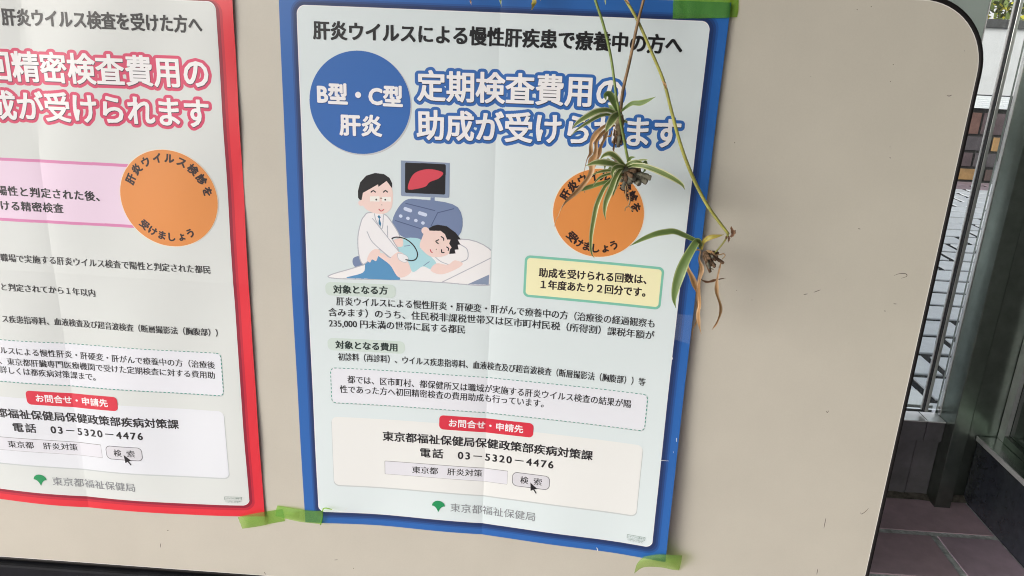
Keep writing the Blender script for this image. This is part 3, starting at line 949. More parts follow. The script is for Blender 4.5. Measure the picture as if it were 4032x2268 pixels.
# ---------------------------------------------------------------- spider plants
def leaf_mat(name, mid, edge, edge_w=0.16, trans=0.25, streak=0.25):
    m = bpy.data.materials.new(name)
    m.use_nodes = True
    t = m.node_tree
    b = t.nodes['Principled BSDF']
    b.inputs['Roughness'].default_value = 0.42
    uv = t.nodes.new('ShaderNodeUVMap')
    sx = t.nodes.new('ShaderNodeSeparateXYZ')
    r = t.nodes.new('ShaderNodeValToRGB')
    e = r.color_ramp.elements
    e[0].position, e[0].color = 0.0, (*edge, 1)
    e[1].position, e[1].color = 1.0, (*edge, 1)
    for p, c in ((edge_w, edge), (edge_w + .09, mid), (0.5, tuple(v * 0.82 for v in mid)), (1 - edge_w - .09, mid), (1 - edge_w, edge)):
        k_ = e.new(p); k_.color = (*c, 1)
    n = t.nodes.new('ShaderNodeTexNoise'); n.inputs['Scale'].default_value = 60; n.inputs['Detail'].default_value = 5
    tc = t.nodes.new('ShaderNodeTexCoord')
    nr = t.nodes.new('ShaderNodeMapRange'); nr.inputs['To Min'].default_value, nr.inputs['To Max'].default_value = 1 - streak, 1 + streak
    mul = t.nodes.new('ShaderNodeVectorMath'); mul.operation = 'SCALE'
    tl = t.nodes.new('ShaderNodeBsdfTranslucent')
    mx = t.nodes.new('ShaderNodeMixShader'); mx.inputs[0].default_value = trans
    t.links.new(uv.outputs[0], sx.inputs[0]); t.links.new(sx.outputs[0], r.inputs['Fac'])
    t.links.new(tc.outputs['Object'], n.inputs['Vector']); t.links.new(n.outputs['Fac'], nr.inputs['Value'])
    t.links.new(r.outputs['Color'], mul.inputs[0]); t.links.new(nr.outputs[0], mul.inputs['Scale'])
    t.links.new(mul.outputs[0], b.inputs['Base Color']); t.links.new(mul.outputs[0], tl.inputs['Color'])
    t.links.new(b.outputs[0], mx.inputs[1]); t.links.new(tl.outputs[0], mx.inputs[2])
    t.links.new(mx.outputs[0], t.nodes['Material Output'].inputs['Surface'])
    return m


M_leaf = leaf_mat('variegated_leaf', (0.17, 0.24, 0.07), (0.60, 0.62, 0.36), 0.13)
M_green = leaf_mat('green_leaf', (0.145, 0.23, 0.065), (0.36, 0.44, 0.18), 0.07)
M_yellow = leaf_mat('yellowing_leaf', (0.42, 0.36, 0.07), (0.40, 0.30, 0.08), 0.1)
M_dry = leaf_mat('dry_leaf', (0.50, 0.28, 0.12), (0.60, 0.40, 0.22), 0.2, 0.3, 0.5)
M_dryd = leaf_mat('dark_dry_leaf', (0.17, 0.085, 0.045), (0.24, 0.14, 0.08), 0.2, 0.2, 0.5)
M_run_green = mat('green_runner', (0.17, 0.24, 0.055), 0.45, 0, 0.5, 0.25, 60)
M_run_yellow = mat('yellow_runner', (0.33, 0.33, 0.075), 0.45, 0, 0.5, 0.25, 60)
M_run_brown = mat('brown_runner', (0.22, 0.135, 0.06), 0.5, 0, 0.4, 0.5, 70)
M_root = mat('grey_root', (0.17, 0.165, 0.125), 0.85, 0, 0.2, 0.4, 160, 0.6, 700)
M_rootb = mat('brown_root', (0.17, 0.11, 0.068), 0.85, 0, 0.2, 0.5, 160, 0.6, 700)
M_thread = mat('pale_root_thread', (0.38, 0.25, 0.12), 0.7)


def region(ox, oy, s):
    return lambda pts: [(ox + p[0] / s, oy + p[1] / s) + tuple(p[2:]) for p in pts]


def leaf(name, pts, wmax, m, root, Y0, Y1, bow=0.0, fold=0.35, twist=0.0, peak=0.45, crumple=0.0, tip=0.06, basew=0.35):
    """pts: photograph pixels along the midrib; the leaf leaves the crown at depth Y0 and ends at Y1,
    bowing towards the viewer by bow; wmax = full width in mm"""
    sp = spline(pts, 7)
    n = len(sp)
    P = []
    for i, q in enumerate(sp):
        s_ = i / (n - 1)
        P.append(at(q[0], q[1], Y0 + (Y1 - Y0) * s_ - bow * math.sin(math.pi * s_)))
    NW = 5
    vs, uvs = [], []
    ph = random.random() * 6
    for i in range(n):
        s_ = i / (n - 1)
        tg = (P[min(i + 1, n - 1)] - P[max(i - 1, 0)]).normalized()
        view = (P[i] - CAM).normalized()
        side = tg.cross(view).normalized()
        nor = side.cross(tg).normalized()
        a = twist * s_ + crumple * math.sin(7 * s_ + ph)
        sd = side * math.cos(a) + nor * math.sin(a)
        nn = nor * math.cos(a) - side * math.sin(a)
        w = basew + (1 - basew) * min(1, s_ / peak) ** 0.8 if s_ < peak else max(tip, (1 - ((s_ - peak) / (1 - peak)) ** 1.7))
        w *= wmax * 1.15 / 2000
        if crumple: w *= 0.75 + 0.4 * math.sin(11 * s_ + ph * 2) ** 2
        for k_ in range(NW):
            c = (k_ / (NW - 1)) * 2 - 1
            vs.append(P[i] + sd * (c * w) + nn * (abs(c) * w * fold) * (-1 if nn.y > 0 else 1))
            uvs.append((k_ / (NW - 1), s_))
    fs = [(i * NW + k_, i * NW + k_ + 1, (i + 1) * NW + k_ + 1, (i + 1) * NW + k_) for i in range(n - 1) for k_ in range(NW - 1)]
    o = mesh_obj(name, vs, fs, m, None, True)
    ul = o.data.uv_layers.new(name='UVMap')
    for l in o.data.loops: ul.data[l.index].uv = uvs[l.vertex_index]
    put(o, root)
    return o


def runner(name, pts, r, m, root, over=None):
    """pts: (px, py, Y); over: where the runner starts, behind and above the board"""
    P = [np.array(at(*p)) for p in pts]
    if over is not None:
        P = [np.array(q) for q in over] + P
    return tube(name, spline(P, 7), r, m, root, 8)


def root_bits(root, m, crown, tips, r0, r1, Yc):
    c = np.array(at(*crown, Yc))
    for (x, y, dy) in tips:
        e = np.array(at(x, y, Yc + dy))
        mid = (c + e) / 2 + np.array([random.uniform(-.002, .002), random.uniform(-.003, .003), random.uniform(0, .002)])
        tube('root', spline([c, mid, e, e + (e - mid) * .14], 6), [r0 * .6, r0 * .85, r1 * .95, r1, r1 * .95, r1 * .8, r1 * .12], m, root, 9, 0.10)


POT = Vector((0.42, 0.17, 0.30))
r3, q1, q2, q3 = region(2016, 0, 2.5556), region(2150, 330, 3.9167), region(2150, 560, 3.15), region(2450, 850, 2.898)

# -- plantlet with brown runner (upper)
Yb = -0.060
pa = empty('spider_plantlet', tuple(at(2444, 442, Yb)))
tag(pa, 'spider plantlet with long withered brown leaves, hanging on a brown runner over the headline', 'plant', 'spider plantlets hanging over the board')
runner('runner', [(2536, -8, -0.048), (2509, 98, -0.052), (2481.6, 231, -0.056), (2454, 352, -0.058), (2444.5, 430, Yb), (2440, 480, Yb + .004)], [.0013, .0015, .0017, .0019], M_run_brown, pa,
       [POT + Vector((.02, -.03, .05)), (0.485, 0.035, 0.50), at(2567, -130, -0.043)])
leaf('leaf', q1([(1115, 445), (1075, 350), (1025, 245), (985, 180), (945, 165), (915, 190), (930, 262)]), 7.6, M_green, pa, Yb, Yb - .022, .004, .3, 0, .5)
leaf('leaf', q1([(1150, 437), (1220, 372), (1330, 302), (1450, 298), (1560, 262), (1692, 200)]), 5.2, M_green, pa, Yb, Yb - .030, 0, .3, .25, .6, basew=.2)
leaf('leaf', q1([(1070, 448), (1030, 428), (930, 402), (780, 425), (600, 520), (470, 612), (405, 695)]), 6.0, M_leaf, pa, Yb, Yb - .028, .012, .25, .1, .55)
leaf('leaf', q1([(1060, 500), (1010, 488), (930, 472), (800, 505), (640, 598), (480, 705), (383, 805)]), 3.8, M_leaf, pa, Yb - .002, Yb - .02, .008, .2, .2, .5)
leaf('leaf', q1([(1150, 450), (1060, 500), (1000, 585), (950, 670), (918, 745)]), 8.4, M_leaf, pa, Yb - .003, Yb - .024, .012, .3, 0, .35, basew=.5)
leaf('leaf', q1([(1080, 440), (1040, 395), (1000, 355), (955, 325)]), 4.4, M_green, pa, Yb + .004, Yb + .012, 0, .3, 0, .4)
leaf('leaf', q1([(1160, 590), (1200, 577), (1240, 585), (1250, 615)]), 3.2, M_leaf, pa, Yb + .002, Yb - .004, 0, .3, 0, .5)
leaf('withered_leaf', q1([(1065, 645), (985, 635), (900, 655), (800, 745), (720, 865), (690, 965), (680, 1065), (630, 1150), (600, 1270), (565, 1440)]), 5.0, M_dry, pa, Yb, Yb - .012, .014, .5, .8, .4, .5, .2)
leaf('withered_leaf', q1([(1060, 640), (985, 660), (862, 765), (775, 880), (772, 1000), (750, 1120), (700, 1200), (705, 1330), (640, 1460), (480, 1640), (325, 1770), (235, 1900), (180, 2040), (140, 2160), (130, 2200)]), 6.4, M_dry, pa, Yb, Yb - .018, .014, .5, 1.2, .55, .6, .2)
leaf('withered_leaf', q1([(1020, 650), (950, 690), (905, 830), (845, 960), (820, 1060), (790, 1165), (770, 1260), (690, 1400), (600, 1500), (560, 1560), (600, 1680)]), 5.4, M_dry, pa, Yb + .003, Yb - .010, .012, .5, -.9, .6, .6, .2)
leaf('withered_leaf', q1([(1050, 690), (1065, 770), (1052, 900), (1040, 1010), (1062, 1062)]), 3.0, M_dryd, pa, Yb - .002, Yb - .01, .002, .5, .5, .4, .6)
leaf('withered_leaf', q1([(1020, 720), (990, 800), (935, 810)]), 2.4, M_dry, pa, Yb, Yb - .004, 0, .5, .5, .4, .6)
tube('crown', spline([at(2440, 440, Yb), at(2441, 468, Yb), at(2439, 500, Yb), at(2436, 530, Yb)], 5), [.0022, .0045, .0050, .0042], mat('pale_crown', (0.20, 0.16, 0.09), .7, 0, .3, .5, 140), pa, 10, .3)
root_bits(pa, M_rootb, (2438, 520), [(2432, 568, 0), (2446, 566, -.004), (2424, 548, .003), (2456, 545, -.003), (2414, 560, 0), (2462, 560, .004)], .0034, .0018, Yb)
root_bits(pa, M_root, (2438, 530), [(2434, 576, -.003), (2448, 552, .002), (2420, 530, -.003), (2454, 528, .002)], .0036, .0022, Yb)

# -- plantlet with green runner (middle)
Yc = -0.072
pm = empty('spider_plantlet', tuple(at(2468, 655, Yc)))
tag(pm, 'leafy striped spider plantlet with stubby grey roots hanging before the blue poster\'s orange badge', 'plant', 'spider plantlets hanging over the board')
runner('runner', [(2341, -8, -0.052), (2380, 113, -0.056), (2407, 235, -0.060), (2427, 385, -0.068), (2434, 420, -0.070), (2444, 483, -0.070), (2454, 534, -0.071), (2466.6, 600, Yc), (2476, 642, Yc)],
       [.0014, .0015, .0014, .0016], M_run_green, pm, [POT + Vector((-.03, -.03, .05)), (0.365, 0.035, 0.50), at(2302, -130, -0.047)])
for pts, w, m, y1, bow, tw, pk in [
        ([(985, 300), (950, 270), (880, 190), (800, 140), (720, 162), (668, 218)], 6.0, M_leaf, -.018, .008, .2, .5),
        ([(985, 305), (930, 296), (830, 268), (720, 248), (600, 255), (492, 292)], 6.8, M_leaf, -.030, .010, .1, .6),
        ([(1000, 310), (1060, 290), (1120, 286), (1230, 300), (1400, 362), (1560, 440), (1680, 520), (1724, 592)], 6.0, M_leaf, -.040, .012, .15, .6),
        ([(985, 310), (1010, 275), (1080, 246), (1160, 244), (1245, 295)], 4.2, M_leaf, -.012, .008, .2, .5),
        ([(985, 320), (940, 300), (862, 312), (822, 375), (828, 450)], 5.2, M_leaf, -.030, .010, .2, .5),
        ([(960, 320), (925, 335), (858, 440), (800, 590), (742, 740), (726, 860), (740, 962)], 6.4, M_leaf, -.034, .012, .1, .5),
        ([(950, 340), (880, 400), (800, 480), (735, 545), (680, 650), (622, 800), (582, 1000), (560, 1150), (554, 1300), (570, 1390), (602, 1438)], 5.0, M_leaf, -.030, .016, .2, .5),
        ([(960, 395), (920, 410), (880, 470), (845, 580), (828, 675)], 6.0, M_yellow if False else M_leaf, -.028, .006, .1, .5),
        ([(960, 350), (900, 346), (740, 352), (640, 375), (555, 412)], 3.2, M_leaf, -.020, .006, .2, .5),
        ([(950, 375), (880, 382), (780, 392), (680, 430), (620, 482), (578, 552)], 3.0, M_leaf, -.024, .006, .2, .5),
        ([(930, 440), (820, 472), (700, 505), (560, 548), (430, 590), (328, 628)], 4.6, M_green, -.006, .004, .1, .6),
        ([(1005, 250), (1030, 215), (1060, 190), (1112, 184)], 3.6, M_green, -.006, 0, .2, .4),
        ([(1040, 270), (1140, 232), (1220, 216), (1284, 224)], 2.4, M_leaf, -.01, 0, .2, .4),
        ([(1200, 260), (1235, 240), (1240, 290), (1226, 345), (1190, 385)], 3.2, M_green, .006, 0, .4, .5),
        ([(900, 290), (800, 240), (765, 228), (735, 270), (728, 340)], 4.4, M_green, .014, 0, .2, .5),
        ([(930, 280), (880, 250), (850, 215), (795, 192)], 2.0, M_dryd, .006, 0, .3, .4),
        ([(930, 300), (820, 330), (790, 330), (820, 400)], 3.6, M_green, .004, 0, .3, .5)]:
    leaf('leaf', q2(pts), w, m, pm, Yc, Yc + y1, bow, .3, tw, pk)
leaf('withered_leaf', q2([(960, 290), (935, 250), (915, 205), (918, 190)]), 2.4, M_dry, pm, Yc - .002, Yc - .008, 0, .4, .3, .4, .4)
leaf('withered_leaf', q2([(980, 420), (945, 410), (925, 430), (950, 450)]), 3.4, M_dry, pm, Yc - .004, Yc - .012, 0, .4, .3, .4, .4)
tube('crown', spline([at(*q2([(1000, 285)])[0], Yc), at(*q2([(985, 340)])[0], Yc), at(*q2([(1005, 400)])[0], Yc + .002)], 5), [.003, .0055, .006, .005], M_root, pm, 10, .3)
root_bits(pm, M_root, q2([(1010, 385)])[0], [(*q2([p])[0], d) for p, d in (((1285, 440), -.010), ((1238, 492), -.012), ((1150, 512), -.014), ((965, 562), -.012), ((1045, 500), -.016), ((1190, 400), -.004), ((1130, 330), .004), ((1250, 420), .006), ((1090, 450), -.018), ((925, 470), -.006))], .0030, .0033, Yc)
root_bits(pm, M_rootb, q2([(1005, 380)])[0], [(*q2([p])[0], d) for p, d in (((1100, 360), -.012), ((1060, 420), -.02), ((990, 470), -.016), ((1165, 342), -.004))], .0036, .0024, Yc)
for pts in ([(985, 540), (992, 600), (988, 660), (1012, 730)], [(1000, 520), (1030, 640), (1040, 720), (1020, 790), (985, 815), (978, 855)], [(1020, 790), (1060, 825), (1080, 852)]):
    tube('root_thread', spline([at(x, y, Yc - .015) for x, y in q2(pts)], 6), [.0006, .0009, .0005], M_thread, pm, 5, .3)

# -- plantlet with yellow runner (lowest)
Yd = -0.058
pl_ = empty('spider_plantlet', tuple(at(2764, 990, Yd)))
tag(pl_, 'sparse spider plantlet on a yellowish runner dangling past the blue poster\'s curling edge', 'plant', 'spider plantlets hanging over the board')
runner('runner', [(2459, -8, -0.045), (2509, 78, -0.048), (2571.6, 219, -0.052), (2614.7, 325, -0.054), (2642, 430, -0.056), (2679, 567, -0.058), (2724, 688, -0.060), (2779, 798, -0.060), (2830, 872, -0.060), (2868, 921, -0.060)],
       [.0013, .0016, .0017, .0020, .0017], M_run_yellow, pl_, [POT + Vector((0, -.03, .05)), (0.405, 0.035, 0.50), at(2388, -130, -0.041)])
tube('runner_tip', spline([at(x, y, Yd) for x, y in ((2866, 922), (2860, 938), (2840, 967), (2809, 1002))], 6), [.0013, .0010, .0009], M_run_yellow, pl_, 7)
leaf('bract', r3([(1515, 815), (1535, 845), (1545, 880), (1552, 905)]), 2.6, M_dry, pl_, -.056, -.056, .001, .6, .4, .4, .3)
leaf('bract', r3([(1135, -10), (1150, 12), (1170, 32), (1178, 44)]), 2.6, M_dry, pl_, -.049, -.050, .001, .6, .4, .4, .3)
leaf('bract', q3([(1240, 245), (1265, 205), (1250, 150), (1248, 115)]), 4.0, M_dryd, pl_, Yd, Yd - .006, 0, .4, .3, .4, .3)
leaf('bract', q3([(1235, 240), (1275, 200), (1293, 158)]), 3.6, M_dryd, pl_, Yd, Yd - .002, 0, .4, .3, .4, .3)
leaf('bract', q3([(1215, 225), (1218, 265), (1212, 305)]), 2.4, M_dryd, pl_, Yd, Yd - .004, 0, .4, .3, .4, .3)
leaf('bract', q3([(1195, 225), (1185, 250), (1182, 270)]), 2.4, M_dryd, pl_, Yd, Yd - .004, 0, .4, .3, .4, .3)
leaf('leaf', q3([(905, 385), (885, 320), (840, 285), (720, 225), (600, 178), (500, 182), (380, 206), (250, 256), (160, 302), (82, 346)]), 6.2, M_green, pl_, Yd, Yd - .030, .008, .25, .15, .55)
leaf('leaf', q3([(900, 370), (880, 310), (850, 295), (790, 385), (720, 510), (672, 625), (632, 745), (603, 855), (592, 955), (612, 1052)]), 10.4, M_green, pl_, Yd - .002, Yd - .034, .012, .25, 0, .55)
leaf('leaf', q3([(905, 385), (930, 295), (1000, 248), (1080, 232), (1162, 214)]), 5.0, M_yellow, pl_, Yd - .002, Yd - .012, .006, .35, .3, .45)
leaf('withered_leaf', q3([(895, 392), (840, 386), (790, 412), (752, 500), (740, 575), (790, 690), (822, 790), (850, 880), (852, 1050), (840, 1200), (802, 1300), (806, 1420)]), 6.4, M_dry, pl_, Yd, Yd - .006, .010, .4, .9, .6, .5, .12, .2)
leaf('withered_leaf', q3([(890, 402), (876, 500), (912, 610), (882, 740), (880, 870), (890, 1010), (872, 1120), (880, 1250), (902, 1350)]), 6.2, M_dry, pl_, Yd - .003, Yd - .012, .008, .4, -.8, .55, .5, .1, .2)
leaf('withered_leaf', q3([(890, 722), (970, 752), (1080, 730), (1187, 708)]), 2.8, M_dryd, pl_, Yd - .006, Yd - .002, 0, .4, .4, .4, .4)
leaf('withered_leaf', q3([(1135, 500), (1102, 640), (1080, 760), (1076, 880), (1112, 1020), (1106, 1130), (1070, 1230), (1024, 1298)]), 5.4, M_dry, pl_, Yd - .002, Yd - .008, .006, .4, 1.0, .62, .4, .12, .12)
leaf('withered_leaf', q3([(960, 395), (1010, 412), (1060, 440)]), 3.0, M_dry, pl_, Yd - .006, Yd - .010, 0, .4, .4, .4, .3)
root_bits(pl_, M_rootb, q3([(950, 430)])[0], [(*q3([p])[0], d) for p, d in (((1000, 630), -.006), ((1050, 575), -.010), ((960, 520), -.014), ((1145, 532), -.002), ((1090, 425), .004), ((1060, 500), -.012), ((1010, 560), .004), ((930, 470), -.006), ((1080, 470), -.008), ((990, 480), -.016))], .0042, .0020, Yd)
root_bits(pl_, M_root, q3([(985, 470)])[0], [(*q3([p])[0], d) for p, d in (((1055, 560), -.004), ((995, 590), -.012), ((1120, 510), .004), ((960, 500), -.01), ((1030, 470), -.014))], .0040, .0018, Yd)
for pts in ([(1060, 445), (1120, 440), (1158, 432), (1172, 458), (1140, 495)], [(1000, 600), (1020, 605), (1045, 608)]):
    tube('root_thread', spline([at(x, y, Yd - .004) for x, y in q3(pts)], 6), [.0008, .0007, .0004], M_thread, pl_, 5, .3)

# -- the mother plant in its pot behind the board
pot = empty('potted_spider_plant', tuple(POT + Vector((0, 0, -0.14))))
tag(pot, 'potted spider plant standing behind the board, withered leaf tips reaching over the top edge', 'plant')
M_pot = mat('brown_plastic_pot', (0.16, 0.08, 0.05), .5)
M_soil = mat('potting_soil', (0.03, 0.022, 0.016), .95, 0, .2, .5, 90, .8, 300)
bm = bmesh.new()
prof_ = [(0.062, -0.14), (0.088, 0.0), (0.092, 0.0), (0.092, 0.014), (0.084, 0.014), (0.080, -0.006)]
rings = [[bm.verts.new((POT.x + r_ * math.cos(a), POT.y + r_ * math.sin(a), POT.z + z)) for a in [2 * math.pi * i / 28 for i in range(28)]] for r_, z in prof_]
for A, B_ in zip(rings[:-1], rings[1:]):
    for i in range(28): bm.faces.new((A[i], A[(i + 1) % 28], B_[(i + 1) % 28], B_[i]))
bm.faces.new(list(reversed(rings[0])))
me = bpy.data.meshes.new('pot'); bm.to_mesh(me); bm.free(); me.materials.append(M_pot)
po_ = bpy.data.objects.new('pot', me); COL.objects.link(po_); put(po_, pot)
n_ = 24
put(mesh_obj('soil', [(POT.x, POT.y, POT.z + .004)] + [(POT.x + .0815 * math.cos(2 * math.pi * i / n_), POT.y + .0815 * math.sin(2 * math.pi * i / n_), POT.z - .002) for i in range(n_)], [(0, 1 + i, 1 + (i + 1) % n_) for i in range(n_)], M_soil), pot)


def arch_leaf(pts, w, m):
    sp = [Vector(p) for p in spline(pts, 6)]
    n = len(sp)
    vs, uvs = [], []
    for i, p in enumerate(sp):
        s_ = i / (n - 1)
        tg = (sp[min(i + 1, n - 1)] - sp[max(i - 1, 0)]).normalized()
        sd = tg.cross(Vector((0, 0.3, 1))).normalized()
        nn = sd.cross(tg)
        ww = w * (.4 + .6 * min(1, s_ / .4)) * (1 if s_ < .6 else max(.12, 1 - ((s_ - .6) / .4) ** 1.5))
        for c in (-1, -.5, 0, .5, 1):
            vs.append(p + sd * c * ww + nn * abs(c) * ww * .3); uvs.append(((c + 1) / 2, s_))
    fs = [(i * 5 + k_, i * 5 + k_ + 1, i * 5 + k_ + 6, i * 5 + k_ + 5) for i in range(n - 1) for k_ in range(4)]
    o = mesh_obj('leaf', vs, fs, m, None, True)
    ul = o.data.uv_layers.new(name='UVMap')
    for l in o.data.loops: ul.data[l.index].uv = uvs[l.vertex_index]
    put(o, pot)


for i in range(22):
    a = random.uniform(-.3, math.pi + .3)
    L_ = random.uniform(.14, .26)
    d_ = Vector((math.cos(a), math.sin(a), 0))
    arch_leaf([POT + d_ * .02, POT + d_ * L_ * .35 + Vector((0, 0, .13)), POT + d_ * L_ * .75 + Vector((0, 0, .16)), POT + d_ * L_ * 1.1 + Vector((0, 0, .08))], random.uniform(.004, .007), M_leaf)
for pts, w, m in (([(2100, -60, -.02), (2098, -20, -.024), (2102, 10, -.025), (2097, 34, -.026), (2090, 41, -.026)], 3.2, M_yellow),
                  ([(1862, -60, -.01), (1858, -20, -.012), (1853, 6, -.014), (1856, 20, -.014)], 1.8, M_dry),
                  ([(1976, -60, -.012), (1972, -20, -.014), (1970, 8, -.016), (1975, 26, -.016)], 2.0, M_leaf),
                  ([(2374, -60, -.03), (2376, -20, -.031), (2382, 4, -.032), (2385, 19, -.032)], 1.8, M_leaf),
                  ([(2118, -60, -.02), (2122, -20, -.02), (2128, 4, -.02)], 2.4, M_dry)):
    tip_ = [np.array(at(*p)) for p in pts]
    st = [np.array(POT + Vector(((tip_[0][0] - POT.x) * .12, -.03, .03))), np.array(POT + Vector(((tip_[0][0] - POT.x) * .55, -.10, .20)))]
    arch_leaf(st + tip_, w / 1000, m)
st_ = empty('plant_stand', (POT.x, POT.y, FLOOR))
tag(st_, 'low wooden stand behind the board carrying the potted spider plant', 'stand')
M_wood = mat('brown_wood', (0.20, 0.12, 0.06), .5, 0, .4, .3, 14)
box('top', (POT.x - .2, POT.y - .12, POT.z - .165), (POT.x + .2, POT.y + .14, POT.z - .1402), M_wood, st_, .003)
for sx_ in (-1, 1):
    for sy_ in (-1, 1):
        box('leg', (POT.x + sx_ * .17 - .015, POT.y + .01 + sy_ * .1 - .015, FLOOR), (POT.x + sx_ * .17 + .015, POT.y + .01 + sy_ * .1 + .015, POT.z - .1652), M_wood, st_)

# ---------------------------------------------------------------- the entrance hall
M_metal = mat('brushed_steel', (0.60, 0.63, 0.62), 0.34, 0.7, .5, .10, 40)
M_metal_dk = mat('dark_brushed_steel', (0.20, 0.235, 0.205), 0.28, 1.0, .5, .15, 25)
M_rail = mat('satin_rail', (0.55, 0.57, 0.56), 0.24, 1.0, .5, .05, 60)
M_base = mat('dark_base_panel', (0.17, 0.17, 0.18), 0.4, 0.3, .5, .2, 20)
M_green_col = mat('grey_green_column', (0.34, 0.41, 0.38), 0.30, 0, .5, .15, 6)
M_metal_lt = mat('polished_aluminium', (0.86, 0.88, 0.88), 0.25, 0.5)
M_black = mat('black_gasket', (0.02, 0.022, 0.026), .5)
M_stone = mat('black_polished_stone', (0.030, 0.034, 0.044), 0.22, 0, .5, .2, 60)
M_plaster = mat('white_plaster', (0.55, 0.54, 0.52), .9, 0, .2, .05, 6)
M_wallin = mat('grey_interior_wall', (0.30, 0.31, 0.30), .8, 0, .2, .06, 4)
M_mortar = mat('grey_mortar', (0.55, 0.60, 0.59), .95, 0, .1, .35, 70, .6, 200)
M_grime = mat('dirty_mortar', (0.10, 0.095, 0.08), .95, 0, .1, .6, 60, .8, 160)


def glass(name, tint, refl=1.0):
    m = bpy.data.materials.new(name)
    m.use_nodes = True
    t = m.node_tree
    t.nodes.remove(t.nodes['Principled BSDF'])
    tr = t.nodes.new('ShaderNodeBsdfTransparent'); tr.inputs['Color'].default_value = (*tint, 1)
    gl = t.nodes.new('ShaderNodeBsdfGlossy'); gl.inputs['Roughness'].default_value = 0.02
    fr = t.nodes.new('ShaderNodeFresnel'); fr.inputs['IOR'].default_value = 1.45
    mu = t.nodes.new('ShaderNodeMath'); mu.operation = 'MULTIPLY'; mu.inputs[1].default_value = refl
    mx = t.nodes.new('ShaderNodeMixShader')
    t.links.new(fr.outputs[0], mu.inputs[0]); t.links.new(mu.outputs[0], mx.inputs[0])
    t.links.new(tr.outputs[0], mx.inputs[1]); t.links.new(gl.outputs[0], mx.inputs[2])
    t.links.new(mx.outputs[0], t.nodes['Material Output'].inputs['Surface'])
    return m


M_glass = glass('window_glass', (0.96, 0.985, 0.98))
M_darkglass = mat('dark_green_glass', (0.020, 0.030, 0.024), 0.07, 0, .55, .3, 3)

# floor: grout bed with quarry tiles in running bond
TW, TD, GR = 0.296, 0.148, 0.0125
TX, TY = 1.149, 0.457            # crossing of a cross joint and a bed joint
M_tile = [mat('quarry_tile', c, .30, 0, .6, .16, 22, .10, 400) for c in ((0.48, 0.38, 0.45), (0.46, 0.375, 0.445), (0.50, 0.38, 0.43))]
floor = box('floor', (-4.0, -5.0, FLOOR - 0.12), (1.34, 0.66, FLOOR - 0.0012), M_mortar)
tag(floor, 'dark red tiled entrance floor with grey joints', None, None, 'structure')
tile_me = {}
near = []
for j in range(-34, 2):
    y1 = TY + j * TD + TD
    y0 = y1 - TD
    off = 0 if j % 2 else TW / 2
    for i in range(-18, 2):
        x0 = TX + off + i * TW
        a, b, c, d = x0 + GR / 2, y0 + GR / 2, min(x0 + TW - GR / 2, 1.279), min(y1 - GR / 2, 0.585)
        if c - a < .02 or d - b < .02: continue
        near.append((abs(x0 + TW / 2 - 1.1) + abs(y0 - .4), a, b, c, d))
near.sort()


def tile_verts(a, b, c, d, z0, z1, e=.0018):
    return ([(a, b, z0), (c, b, z0), (c, d, z0), (a, d, z0), (a, b, z1 - e), (c, b, z1 - e), (c, d, z1 - e), (a, d, z1 - e),
             (a + e, b + e, z1), (c - e, b + e, z1), (c - e, d - e, z1), (a + e, d - e, z1)],
            [(0, 1, 5, 4), (1, 2, 6, 5), (2, 3, 7, 6), (3, 0, 4, 7), (4, 5, 9, 8), (5, 6, 10, 9), (6, 7, 11, 10), (7, 4, 8, 11), (8, 9, 10, 11)])


for q, (_, a, b, c, d) in enumerate(near[:150]):
    v, f_ = tile_verts(a, b, c, d, FLOOR - .003, FLOOR + random.uniform(-.0004, .0004))
    mesh_obj('tile', v, f_, random.choice(M_tile), floor)
vs, fs = [], []
for _, a, b, c, d in near[150:]:
    v, f_ = tile_verts(a, b, c, d, FLOOR - .003, FLOOR)
    fs += [tuple(i + len(vs) for i in f1) for f1 in f_]; vs += v
tag(mesh_obj('far_tiles', vs, fs, M_tile[0], floor), None, None, None, 'stuff')
ceil = box('ceiling', (-4.0, -3.2, 1.95), (1.9, 0.68, 2.1), M_plaster)
tag(ceil, 'plain white ceiling of the entrance hall', None, None, 'structure')
hw = box('light_blocking_wall', (0.45, -2.55, FLOOR - .003), (1.275, -2.40, 1.949), M_wallin)  # added out of view to cut the sky light on the board's right
tag(hw, 'unseen grey wall added behind the camera to darken the right of the board', None, None, 'structure')
rear = box('facing_building', (-2.0, -9.5, FLOOR - .14), (7.0, -9.0, 3.4), M_wallin)
tag(rear, 'grey building facing the entrance hall from across the street', 'building')

# window wall behind the board
ww = empty('window_wall', (0.5, 0.63, FLOOR))
tag(ww, 'metal-framed window wall behind the board looking out on pale paving', 'window')
box('pane', (1.116, 0.626, -0.412), (1.1615, 0.632, 1.95), M_glass, ww)
box('pane', (1.1695, 0.626, -0.412), (1.199, 0.632, 1.95), M_glass, ww)
box('pane', (-2.2, 0.626, -0.412), (1.0, 0.632, 1.95), M_glass, ww)
mp = box('mullion', (1.001, 0.622, -0.405), (1.1145, 0.66, 1.95), M_green_col, ww, .002)
box('glazing_bead', (1.1147, 0.6215, -0.405), (1.1162, 0.6258, 1.95), M_metal_lt, mp)
m1 = box('mullion', (1.1622, 0.6120, -0.412), (1.1690, 0.6320, 1.95), M_metal, ww, .0015, 3)
box('seal', (1.1607, 0.6126, -0.412), (1.1620, 0.6259, 1.95), M_black, m1)
box('glazing_bead', (1.1588, 0.6215, -0.412), (1.1605, 0.6258, 1.95), M_metal_lt, m1)
box('outer_sill', (-2.2, 0.652, -0.432), (1.199, 0.735, -0.414), M_metal_lt, ww, .001)
box('sill_channel', (-2.2, 0.634, -0.440), (1.199, 0.651, -0.428), M_black, ww)
